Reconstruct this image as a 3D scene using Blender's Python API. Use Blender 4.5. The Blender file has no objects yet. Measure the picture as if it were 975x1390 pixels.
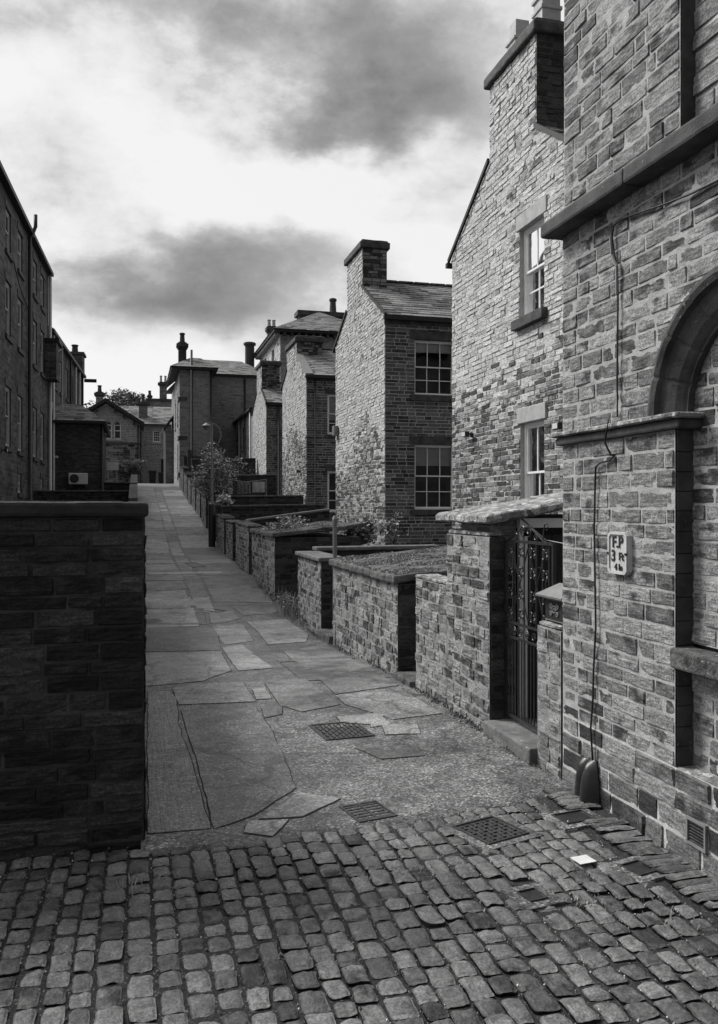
import bpy, math, random
from mathutils import Vector, noise
from mathutils.geometry import tessellate_polygon
R = random.Random(11)
scene = bpy.context.scene
COL = scene.collection
PI = math.pi
EYE = 1.65
YAW = math.radians(-14.714)

# ------------------------------------------------------------------ terrain profile
PROF = [(-400, 0), (-20, 0), (6, 0), (8, -.02), (10.8, -.14), (13.4, -.16), (16, -.06), (18.6, .09), (22.2, .22),
        (26.2, .34), (28.8, .56), (35.7, 1.34), (43.6, 2.06), (51, 2.86), (58, 3.3), (75, 3.6), (110, 4.4), (400, 7)]
def zg(y):
    for i in range(len(PROF) - 1):
        (a, za), (b, zb) = PROF[i], PROF[i + 1]
        if y <= b:
            t = max(0, (y - a) / (b - a))
            m0 = (zb - PROF[i - 1][1]) / (b - PROF[i - 1][0]) if i > 0 else 0
            m1 = (PROF[i + 2][1] - za) / (PROF[i + 2][0] - a) if i + 2 < len(PROF) else 0
            h = b - a
            return ((2*t**3 - 3*t*t + 1) * za + (t**3 - 2*t*t + t) * h * m0 + (-2*t**3 + 3*t*t) * zb + (t**3 - t*t) * h * m1)
    return PROF[-1][1]
_c, _s = math.cos(YAW), -math.sin(YAW)
def ray(px, py):
    a = (px - 487.5) / 1150.; b = (690 - py) / 1150.
    return Vector((a * _c + _s, -a * _s + _c, b))
def gpt(px, py):
    """photo pixel -> point on the ground profile"""
    v = ray(px, py); z = 0
    for _ in range(12):
        t = (z - EYE) / v.z if v.z < -1e-4 else 100
        z = .5 * z + .5 * zg(v.y * t)
    return (v.x * t, v.y * t)

# ------------------------------------------------------------------ materials (all neutral: the place is seen in monochrome)
MATS = {}
def newmat(name):
    m = bpy.data.materials.new(name); m.use_nodes = True; MATS[name] = m
    nt = m.node_tree; bs = nt.nodes['Principled BSDF']
    return m, nt, bs
def N(nt, t, **kw):
    n = nt.nodes.new(t)
    for k, v in kw.items():
        if k.startswith('i_'): n.inputs[k[2:].replace('_', ' ')].default_value = v
        else: setattr(n, k, v)
    return n
def g(v): return (v, v, v, 1)
def objcoord(nt, scale):
    tc = N(nt, 'ShaderNodeTexCoord'); mp = N(nt, 'ShaderNodeMapping')
    mp.inputs['Scale'].default_value = scale
    nt.links.new(tc.outputs['Object'], mp.inputs['Vector']); return mp.outputs['Vector']
def noise_(nt, vec, scale, detail=4, rough=.55):
    n = N(nt, 'ShaderNodeTexNoise'); n.inputs['Scale'].default_value = scale
    n.inputs['Detail'].default_value = detail; n.inputs['Roughness'].default_value = rough
    if vec is not None: nt.links.new(vec, n.inputs['Vector'])
    return n.outputs['Fac']
def math_(nt, op, a, b=None, clamp=False):
    n = N(nt, 'ShaderNodeMath', operation=op); n.use_clamp = clamp
    for i, x in enumerate((a, b)):
        if x is None: continue
        if isinstance(x, (int, float)): n.inputs[i].default_value = x
        else: nt.links.new(x, n.inputs[i])
    return n.outputs[0]
def ramp_(nt, fac, stops, interp='LINEAR'):
    n = N(nt, 'ShaderNodeValToRGB'); cr = n.color_ramp; cr.interpolation = interp
    while len(cr.elements) < len(stops): cr.elements.new(.5)
    for e, (p, v) in zip(cr.elements, stops): e.position = p; e.color = g(v)
    nt.links.new(fac, n.inputs['Fac']); return n.outputs['Color']
def bump_(nt, bs, h, dist, strength=1., prev=None):
    b = N(nt, 'ShaderNodeBump'); b.inputs['Strength'].default_value = strength; b.inputs['Distance'].default_value = dist
    nt.links.new(h, b.inputs['Height'])
    if prev is not None: nt.links.new(prev, b.inputs['Normal'])
    nt.links.new(b.outputs['Normal'], bs.inputs['Normal']); return b.outputs['Normal']

def stone_mat(name, lo, hi, darkfrac, darkval=.05, soot=.25, fine=1., sootscale=.7, rough=.82, rw=1.):
    """sandstone blocks: tone from block to block, soot on some of them, a bedded grain"""
    m, nt, bs = newmat(name)
    geo = N(nt, 'ShaderNodeNewGeometry'); rnd = geo.outputs['Random Per Island']
    v = objcoord(nt, (1, 1, 1)); vs = objcoord(nt, (1, 1, 5.5))
    big = noise_(nt, v, sootscale, 3, .6)
    mid = noise_(nt, v, 9 * fine, 5, .65)
    grain = noise_(nt, v, 75 * fine, 4, .75)
    strata = noise_(nt, vs, 14 * fine, 4, .6)
    tone = math_(nt, 'ADD', math_(nt, 'MULTIPLY', rnd, .55), math_(nt, 'MULTIPLY', mid, .45))
    base = ramp_(nt, tone, [(.12, lo), (.5, (lo + hi) * .5), (.88, hi)])
    # sooty blocks: another random drawn from the same island number, pushed by a slow noise
    r2 = math_(nt, 'FRACT', math_(nt, 'MULTIPLY', rnd, 37.17))
    if rw < 1:
        patchy = noise_(nt, objcoord(nt, (1, 1, 2.6)), 4.5, 5, .62)
        pr = N(nt, 'ShaderNodeMapRange'); pr.inputs['From Min'].default_value = .3; pr.inputs['From Max'].default_value = .7; nt.links.new(patchy, pr.inputs['Value'])
        r2 = math_(nt, 'ADD', math_(nt, 'MULTIPLY', r2, rw), math_(nt, 'MULTIPLY', pr.outputs['Result'], 1 - rw))
    s = math_(nt, 'ADD', r2, math_(nt, 'MULTIPLY', math_(nt, 'SUBTRACT', big, .5), soot * 6))
    s = math_(nt, 'ADD', s, math_(nt, 'MULTIPLY', math_(nt, 'SUBTRACT', mid, .5), 1.1))
    sm = N(nt, 'ShaderNodeMapRange'); sm.inputs['From Min'].default_value = 1 - darkfrac - .12; sm.inputs['From Max'].default_value = 1 - darkfrac + .16
    nt.links.new(s, sm.inputs['Value'])
    mx = N(nt, 'ShaderNodeMix', data_type='RGBA')
    nt.links.new(sm.outputs['Result'], mx.inputs['Factor']); nt.links.new(base, mx.inputs[6]); mx.inputs[7].default_value = g(darkval)
    gr = N(nt, 'ShaderNodeMix', data_type='RGBA', blend_type='MULTIPLY'); gr.inputs['Factor'].default_value = 1
    nt.links.new(mx.outputs[2], gr.inputs[6])
    gm = ramp_(nt, math_(nt, 'ADD', math_(nt, 'MULTIPLY', grain, .62), math_(nt, 'MULTIPLY', strata, .38)), [(.34, .28), (.5, .88), (.64, 1.75)])
    nt.links.new(gm, gr.inputs[7])
    nt.links.new(gr.outputs[2], bs.inputs['Base Color'])
    bs.inputs['Roughness'].default_value = rough; bs.inputs['Specular IOR Level'].default_value = .35
    h = math_(nt, 'ADD', math_(nt, 'MULTIPLY', strata, .7), math_(nt, 'ADD', math_(nt, 'MULTIPLY', grain, .5), math_(nt, 'MULTIPLY', mid, .5)))
    bump_(nt, bs, h, .012 / fine ** .5, .9)
    return m
def plain_mat(name, lo, hi, scale=6, rough=.8, bump=.004, bscale=60, metal=0., spec=.3, stretch=(1, 1, 1), spots=None):
    m, nt, bs = newmat(name)
    v = objcoord(nt, stretch)
    f = noise_(nt, v, scale, 6, .62)
    c = ramp_(nt, f, [(.3, lo), (.7, hi)])
    if spots:
        f2 = noise_(nt, v, spots[0], 4, .7)
        sf = ramp_(nt, f2, [(spots[1], 0), (spots[1] + .06, 1)])
        mx = N(nt, 'ShaderNodeMix', data_type='RGBA'); nt.links.new(sf, mx.inputs['Factor'])
        nt.links.new(c, mx.inputs[6]); mx.inputs[7].default_value = g(spots[2]); c = mx.outputs[2]
    nt.links.new(c, bs.inputs['Base Color'])
    bs.inputs['Roughness'].default_value = rough; bs.inputs['Metallic'].default_value = metal; bs.inputs['Specular IOR Level'].default_value = spec
    if bump: bump_(nt, bs, noise_(nt, v, bscale, 5, .65), bump)
    return m
def course_mat(name, lo, hi, mortar, bw=.42, bh=.14, ms=.012, dark=.06, darkw=.25):
    """distant coursed walling, laid out in the wall's own metre UVs"""
    m, nt, bs = newmat(name)
    uv = N(nt, 'ShaderNodeUVMap'); 
    wob = N(nt, 'ShaderNodeVectorMath', operation='MULTIPLY_ADD')
    nz = N(nt, 'ShaderNodeTexNoise'); nz.inputs['Scale'].default_value = 2.2
    nt.links.new(uv.outputs['UV'], nz.inputs['Vector'])
    nt.links.new(nz.outputs['Color'], wob.inputs[0]); wob.inputs[1].default_value = (.08, .03, 0); nt.links.new(uv.outputs['UV'], wob.inputs[2])
    b = N(nt, 'ShaderNodeTexBrick'); nt.links.new(wob.outputs[0], b.inputs['Vector'])
    b.inputs['Scale'].default_value = 1; b.inputs['Brick Width'].default_value = bw; b.inputs['Row Height'].default_value = bh
    b.inputs['Mortar Size'].default_value = ms; b.inputs['Mortar Smooth'].default_value = .3
    b.inputs['Color1'].default_value = g(lo); b.inputs['Color2'].default_value = g(hi); b.inputs['Mortar'].default_value = g(mortar)
    f = noise_(nt, uv.outputs['UV'], .55, 5, .65); f2 = noise_(nt, uv.outputs['UV'], 6, 4, .6)
    k = ramp_(nt, math_(nt, 'ADD', math_(nt, 'MULTIPLY', f, .6), math_(nt, 'MULTIPLY', f2, .4)), [(.36, dark / hi), (.36 + darkw, 1.)])
    mx = N(nt, 'ShaderNodeMix', data_type='RGBA', blend_type='MULTIPLY'); mx.inputs['Factor'].default_value = 1
    nt.links.new(b.outputs['Color'], mx.inputs[6]); nt.links.new(k, mx.inputs[7]); nt.links.new(mx.outputs[2], bs.inputs['Base Color'])
    bs.inputs['Roughness'].default_value = .88; bs.inputs['Specular IOR Level'].default_value = .2
    h = math_(nt, 'SUBTRACT', math_(nt, 'MULTIPLY', f2, .6), b.outputs['Fac'])
    bump_(nt, bs, h, .02)
    return m
def flat_mat(name, v, rough=.5, metal=0., spec=.5):
    m, nt, bs = newmat(name); bs.inputs['Base Color'].default_value = g(v)
    bs.inputs['Roughness'].default_value = rough; bs.inputs['Metallic'].default_value = metal; bs.inputs['Specular IOR Level'].default_value = spec
    return m

S_NEAR = stone_mat('ashlar_near', .095, .31, .38, .035, .16, 1., 1.1, rw=.42)
S_PLINTH = stone_mat('plinth_stone', .10, .27, .42, .03, .10, 1., 1.1)
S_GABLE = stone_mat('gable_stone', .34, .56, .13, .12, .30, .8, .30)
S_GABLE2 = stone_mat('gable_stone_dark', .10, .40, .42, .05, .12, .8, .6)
S_SIDE = stone_mat('shaded_side_stone', .05, .17, .3, .03, .12, .9, .6)  # gable stone darkened for the side walls: painted shade plus soot
S_FAR = stone_mat('distant_stone', .17, .30, .06, .10, .08, .6, .4)
S_YARD = stone_mat('yard_stone', .09, .32, .26, .035, .2, 1.1, .9)
S_DARK = stone_mat('sooty_shaded_stone', .02, .075, .4, .014, .1, 1., 1.)  # sooty walls; on wall ends and chimney side its darkness is painted shade too
MORTAR = plain_mat('mortar', .36, .56, 14, .9, .006, 90)
MORTAR_N = plain_mat('grey_mortar', .24, .42, 12, .9, .006, 90)
MORTAR_OLD = plain_mat('old_mortar', .12, .38, 9, .9, .008, 90)
MORTAR_SOOT_SHADE = plain_mat('sooty_shaded_mortar', .022, .085, 5, .9, .008, 90)  # for sooty walls, and with painted shade on ends and chimney sides
DRESS = plain_mat('dressed_stone', .022, .085, 5, .8, .004, 90, spots=(30, .66, .28))
DRESS_PALE = plain_mat('pale_dressed_stone', .26, .40, 5, .8, .003, 90)
SLAB = plain_mat('weathered_slab', .06, .34, 9, .85, .03, 26, spots=(13, .52, .48))
SLAB_DARK = plain_mat('mossy_slab', .02, .16, 9, .9, .03, 26, spots=(34, .60, .22))
COPE = plain_mat('coping_stone', .07, .20, 6, .85, .008, 40, spots=(24, .64, .4))
SLATE = stone_mat('roof_slate', .12, .27, .25, .06, .12, 1., .6)
SLATE_FAR = course_mat('far_slate', .14, .24, .07, .4, .28, .02, .12)
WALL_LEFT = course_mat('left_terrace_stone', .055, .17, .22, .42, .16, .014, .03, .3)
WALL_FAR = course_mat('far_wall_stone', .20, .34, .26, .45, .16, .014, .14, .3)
WALL_BRICK = course_mat('brown_wall', .07, .16, .13, .26, .085, .010, .05, .35)
WHITE = plain_mat('white_paint', .66, .80, 9, .45, .001, 60)
SOOTCOPE = plain_mat('sooty_coping', .018, .05, 6, .9, .008, 40)
GREYPAINT = plain_mat('pale_grey_paint', .34, .44, 9, .5, .001, 60)
IRON = plain_mat('black_iron', .012, .03, 20, .4, .001, 150, spec=.5)
CASTIRON = plain_mat('cast_iron', .03, .10, 30, .5, .002, 150, .5, .4)
PIPE = plain_mat('pipe_black', .012, .03, 9, .6, .001, 90)
PIPEW = plain_mat('pipe_pale', .3, .45, 9, .5, .001, 90)
RUBBER = plain_mat('black_plastic', .012, .025, 12, .38, .002, 50, spec=.5)
DOORM = plain_mat('dark_door', .012, .03, 8, .6, .003, 30, stretch=(6, 6, 1))
CURTAIN = plain_mat('curtain', .45, .62, 10, .9, .004, 12, stretch=(9, 9, .5))
BLIND = plain_mat('blind', .42, .52, 5, .8, .002, 40)
ROOM = flat_mat('dark_room', .02, .9)
POT = plain_mat('chimney_pot', .28, .42, 8, .7, .002, 60)
LEADM = plain_mat('lead', .14, .22, 8, .6, .002, 60)
GALV = plain_mat('grey_steel', .14, .22, 9, .5, .001, 80, .4)
BARK = plain_mat('bark', .06, .12, 14, .9, .006, 50)
LEAF = plain_mat('leaf', .05, .12, 7, .6, 0)
LEAFP = plain_mat('pale_leaf', .22, .48, 9, .6, 0)
STRAW = plain_mat('dry_grass', .16, .34, 9, .8, 0)
GROUND = plain_mat('yard_earth', .05, .12, 1.5, .95, .02, 12)
PLASTICW = plain_mat('white_casing', .5, .62, 9, .4, .001, 50)
ENAMEL = plain_mat('sign_enamel', .38, .56, 14, .4, .002, 60, spots=(38, .66, .12))
SIGNINK = flat_mat('sign_letter', .02, .5)
PAPER = plain_mat('paper', .50, .66, 9, .7, .001, 50)
CLOTH = plain_mat('cloth', .3, .55, 3, .9, .003, 60)
CLOTHD = plain_mat('dark_cloth', .03, .3, 9, .9, .003, 60, stretch=(1, 1, 3))

def glass_mat():
    m, nt, bs = newmat('window_glass')
    nt.nodes.remove(bs); out = nt.nodes['Material Output']
    tr = N(nt, 'ShaderNodeBsdfTransparent'); tr.inputs[0].default_value = g(.85)
    gl = N(nt, 'ShaderNodeBsdfGlossy'); gl.inputs['Roughness'].default_value = .03; gl.inputs[0].default_value = g(.9)
    fr = N(nt, 'ShaderNodeFresnel'); fr.inputs[0].default_value = 1.52
    v = objcoord(nt, (1, 1, 1)); b = N(nt, 'ShaderNodeBump'); b.inputs['Distance'].default_value = .004
    nt.links.new(noise_(nt, v, 2.5, 1), b.inputs['Height']); nt.links.new(b.outputs[0], gl.inputs['Normal'])
    mx = N(nt, 'ShaderNodeMixShader'); nt.links.new(fr.outputs[0], mx.inputs[0]); nt.links.new(tr.outputs[0], mx.inputs[1]); nt.links.new(gl.outputs[0], mx.inputs[2])
    nt.links.new(mx.outputs[0], out.inputs['Surface']); return m
GLASS = glass_mat()

def paving_mat(name, lo, hi, speck, brushed=False):
    m, nt, bs = newmat(name)
    geo = N(nt, 'ShaderNodeNewGeometry'); rnd = geo.outputs['Random Per Island']
    v = objcoord(nt, (1, 1, 1))
    big = noise_(nt, v, .9, 5, .65); mid = noise_(nt, v, 6, 6, .7)
    vo = N(nt, 'ShaderNodeTexVoronoi'); vo.inputs['Scale'].default_value = 95; nt.links.new(v, vo.inputs['Vector'])
    sp = N(nt, 'ShaderNodeSeparateColor'); nt.links.new(vo.outputs['Color'], sp.inputs[0])
    grit = sp.outputs[0]
    t = math_(nt, 'ADD', math_(nt, 'MULTIPLY', big, .45), math_(nt, 'ADD', math_(nt, 'MULTIPLY', mid, .35), math_(nt, 'MULTIPLY', rnd, .2)))
    c = ramp_(nt, t, [(.38, lo * .6), (.5, (lo + hi) * .48), (.62, hi * 1.25)])
    mul = ramp_(nt, grit, [(0, 1 - speck * 1.3), (.55, 1.), (.9, 1 + speck), (1., 1 + 3.5 * speck)])
    mx = N(nt, 'ShaderNodeMix', data_type='RGBA', blend_type='MULTIPLY'); mx.inputs['Factor'].default_value = 1
    nt.links.new(c, mx.inputs[6]); nt.links.new(mul, mx.inputs[7])
    stn = noise_(nt, v, 2.1, 7, .72); sm_ = ramp_(nt, stn, [(.36, .42), (.47, .95), (.62, 1.12), (.72, 1.5)])
    ms_ = N(nt, 'ShaderNodeMix', data_type='RGBA', blend_type='MULTIPLY'); ms_.inputs['Factor'].default_value = .9
    nt.links.new(mx.outputs[2], ms_.inputs[6]); nt.links.new(sm_, ms_.inputs[7]); mx = ms_
    # hairline cracks and dirt lines
    v2 = N(nt, 'ShaderNodeTexVoronoi', feature='DISTANCE_TO_EDGE'); v2.inputs['Scale'].default_value = .8
    wv = N(nt, 'ShaderNodeVectorMath', operation='MULTIPLY_ADD'); nz = N(nt, 'ShaderNodeTexNoise'); nz.inputs['Scale'].default_value = 2.2; nz.inputs['Detail'].default_value = 6
    nt.links.new(v, nz.inputs['Vector']); nt.links.new(nz.outputs['Color'], wv.inputs[0]); wv.inputs[1].default_value = (.7, .7, 0); nt.links.new(v, wv.inputs[2])
    nt.links.new(wv.outputs[0], v2.inputs['Vector'])
    ck = ramp_(nt, v2.outputs['Distance'], [(0., .35), (.008, .6), (.016, 1.)])
    m2 = N(nt, 'ShaderNodeMix', data_type='RGBA', blend_type='MULTIPLY'); m2.inputs['Factor'].default_value = .8
    nt.links.new(mx.outputs[2], m2.inputs[6]); nt.links.new(ck, m2.inputs[7]); nt.links.new(m2.outputs[2], bs.inputs['Base Color'])
    nt.links.new(ramp_(nt, big, [(.35, .38), (.6, .72)]), bs.inputs['Roughness']); bs.inputs['Specular IOR Level'].default_value = .5
    n1 = bump_(nt, bs, grit, .004, .8); n2 = bump_(nt, bs, mid, .02, .7, n1)
    if brushed:
        bv = objcoord(nt, (38, 1.6, 1)); bump_(nt, bs, noise_(nt, bv, 1.0, 3, .5), .012, .9, n2)
    return m
MOSS = plain_mat('moss', .03, .09, 20, .9, 0)
ASPHALT = paving_mat('worn_tarmac', .065, .15, .6)
LANEBED = paving_mat('dark_tarmac', .045, .11, .6)
CONC = paving_mat('concrete_slab', .10, .20, .4)
CONCB = paving_mat('brushed_concrete', .08, .16, .35, True)
CONCL = paving_mat('pale_concrete', .13, .22, .3)
SETT = stone_mat('granite_sett', .06, .20, .14, .025, .07, 1.3, 1., rough=.5)
DIRT = plain_mat('joint_dirt', .012, .05, 30, .95, .012, 110, spots=(75, .60, .20))

# ------------------------------------------------------------------ building helpers
class Fr:
    """wall frame: u runs along the wall, n points out of it, z up"""
    def __init__(s, O, u, n): s.O = Vector(O); s.u = Vector(u).normalized(); s.n = Vector(n).normalized()
    def p(s, u, n, z): return s.O + s.u * u + s.n * n + Vector((0, 0, z))
class MB:
    def __init__(s): s.v = []; s.f = []; s.mi = []; s.uv = []; s.mats = []
    def m(s, mat):
        if mat not in s.mats: s.mats.append(mat)
        return s.mats.index(mat)
    def face(s, pts, mat, uv=None):
        b = len(s.v); s.v.extend([tuple(p) for p in pts]); s.f.append(tuple(range(b, b + len(pts)))); s.mi.append(s.m(mat))
        s.uv.append(uv or [(0, 0)] * len(pts))
    def add(s, verts, faces, mat):
        b = len(s.v); s.v.extend([tuple(p) for p in verts]); k = s.m(mat)
        for f in faces: s.f.append(tuple(b + i for i in f)); s.mi.append(k); s.uv.append([(0, 0)] * len(f))
    def box(s, fr, u0, u1, n0, n1, z0, z1, mat):
        P = [fr.p(u, n, z) for z in (z0, z1) for n in (n0, n1) for u in (u0, u1)]
        b = len(s.v); s.v.extend([tuple(p) for p in P]); k = s.m(mat)
        uvs = {0: [(u0, z0)], }
        for f, ax in (((0, 1, 3, 2), 'un'), ((4, 6, 7, 5), 'un'), ((0, 4, 5, 1), 'uz'), ((2, 3, 7, 6), 'uz'), ((0, 2, 6, 4), 'nz'), ((1, 5, 7, 3), 'nz')):
            s.f.append(tuple(b + i for i in f)); s.mi.append(k)
            L = []
            for i in f:
                U = (u0, u1)[i & 1]; NN = (n0, n1)[(i >> 1) & 1]; Z = (z0, z1)[(i >> 2) & 1]
                L.append({'un': (U, NN), 'uz': (U, Z), 'nz': (NN, Z)}[ax])
            s.uv.append(L)
    def rbox(s, fr, u0, u1, n0, n1, z0, z1, mat, step=.06, amp=.006, rnd=.008, zfun=None):
        """stone block with worn arrises and an uneven surface"""
        def cuts(a, b):
            k = max(2, min(60, int(abs(b - a) / step) + 1)); L = [a + (b - a) * i / k for i in range(k + 1)]
            e = min(rnd * 1.6, abs(b - a) * .25) * (1 if b > a else -1)
            return [a, a + e] + L[1:-1] + [b - e, b]
        U, NN, Z = cuts(u0, u1), cuts(n0, n1), cuts(z0, z1)
        ids = {}; V = []
        def vid(i, j, k):
            key = (i, j, k)
            if key in ids: return ids[key]
            u, n, z = U[i], NN[j], Z[k]
            ex = (i in (0, len(U) - 1)) + (j in (0, len(NN) - 1)) + (k in (0, len(Z) - 1))
            if ex >= 2:
                q = rnd * (.45 if ex == 2 else .7)
                if i == 0: u += q
                if i == len(U) - 1: u -= q
                if j == 0: n += q
                if j == len(NN) - 1: n -= q
                if k == 0: z += q
                if k == len(Z) - 1: z -= q
            if zfun: z += zfun(u, n)
            p = fr.p(u, n, z); q = noise.noise_vector(p * 5.3) * .6 + noise.noise_vector(p * 17) * .4
            ids[key] = len(V); V.append(p + q * amp); return ids[key]
        F = []; a, b, c = len(U) - 1, len(NN) - 1, len(Z) - 1
        for i in range(a):
            for j in range(b):
                F.append((vid(i, j, 0), vid(i + 1, j, 0), vid(i + 1, j + 1, 0), vid(i, j + 1, 0)))
                F.append((vid(i, j, c), vid(i, j + 1, c), vid(i + 1, j + 1, c), vid(i + 1, j, c)))
            for k in range(c):
                F.append((vid(i, 0, k), vid(i, 0, k + 1), vid(i + 1, 0, k + 1), vid(i + 1, 0, k)))
                F.append((vid(i, b, k), vid(i + 1, b, k), vid(i + 1, b, k + 1), vid(i, b, k + 1)))
        for j in range(b):
            for k in range(c):
                F.append((vid(0, j, k), vid(0, j + 1, k), vid(0, j + 1, k + 1), vid(0, j, k + 1)))
                F.append((vid(a, j, k), vid(a, j, k + 1), vid(a, j + 1, k + 1), vid(a, j + 1, k)))
        s.add(V, F, mat)
    def tube(s, pts, r, mat, n=6, cap=True):
        pts = [Vector(p) for p in pts]; V = []; F = []
        for i, p in enumerate(pts):
            d = (pts[min(i + 1, len(pts) - 1)] - pts[max(i - 1, 0)])
            d = d.normalized() if d.length > 1e-9 else Vector((0, 0, 1))
            a = d.cross(Vector((0, 0, 1)) if abs(d.z) < .9 else Vector((1, 0, 0))).normalized(); b = d.cross(a)
            rr = r[i] if isinstance(r, (list, tuple)) else r
            for k in range(n):
                t = 2 * PI * k / n; V.append(p + (a * math.cos(t) + b * math.sin(t)) * rr)
        for i in range(len(pts) - 1):
            for k in range(n): F.append((i*n + k, i*n + (k+1) % n, (i+1)*n + (k+1) % n, (i+1)*n + k))
        if cap: F.append(tuple(range(n))); F.append(tuple(range((len(pts)-1)*n, len(pts)*n)))
        s.add(V, F, mat)
    def lathe(s, c, prof, mat, n=12, sq=False):
        V = []; F = []; c = Vector(c)
        for r, z in prof:
            for k in range(n):
                t = 2 * PI * (k + (.5 if sq else 0)) / n; V.append(c + Vector((r * math.cos(t), r * math.sin(t), z)))
        for i in range(len(prof) - 1):
            for k in range(n): F.append((i*n + k, i*n + (k+1) % n, (i+1)*n + (k+1) % n, (i+1)*n + k))
        F.append(tuple(range(n))); F.append(tuple(range((len(prof)-1)*n, len(prof)*n)))
        s.add(V, F, mat)
    def poly(s, fr, outer, holes, n, mat):
        loops = [[Vector((u, z, 0)) for u, z in outer]] + [[Vector((u, z, 0)) for u, z in h] for h in holes]
        flat = [q for l in loops for q in l]
        for t in tessellate_polygon(loops):
            s.face([fr.p(flat[i].x, n, flat[i].y) for i in t], mat, [(flat[i].x, flat[i].y) for i in t])
    def build(s, name, parent=None, smooth=False, **props):
        me = bpy.data.meshes.new(name); o = bpy.data.objects.new(name, me); COL.objects.link(o)
        off = Vector((0, 0, 0))
        if parent is not None: o.parent = parent; off = BASE.get(parent.name, Vector((0, 0, 0)))
        elif 'at' in props: off = Vector(props.pop('at')); o.location = off
        BASE[o.name] = off.copy()
        me.from_pydata([(x - off.x, y - off.y, z - off.z) for x, y, z in s.v], [], s.f)
        for mt in s.mats: me.materials.append(mt)
        me.polygons.foreach_set('material_index', s.mi)
        if smooth: me.polygons.foreach_set('use_smooth', [True] * len(s.f))
        ul = me.uv_layers.new(name='UVMap'); ul.data.foreach_set('uv', [c for f in s.uv for p in f for c in p])
        me.update()
        for k, v in props.items(): o[k] = v
        return o
BASE = {}
LABELS = set()
def thing(name, loc, label, cat, group=None):
    o = bpy.data.objects.new(name, None); COL.objects.link(o); o.location = loc; o.empty_display_size = .2
    BASE[o.name] = Vector(loc); tag(o, label, cat, group); return o
def tag(o, label, cat, group=None):
    o['label'] = label; o['category'] = cat
    if group: o['group'] = group
    return o

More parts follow.
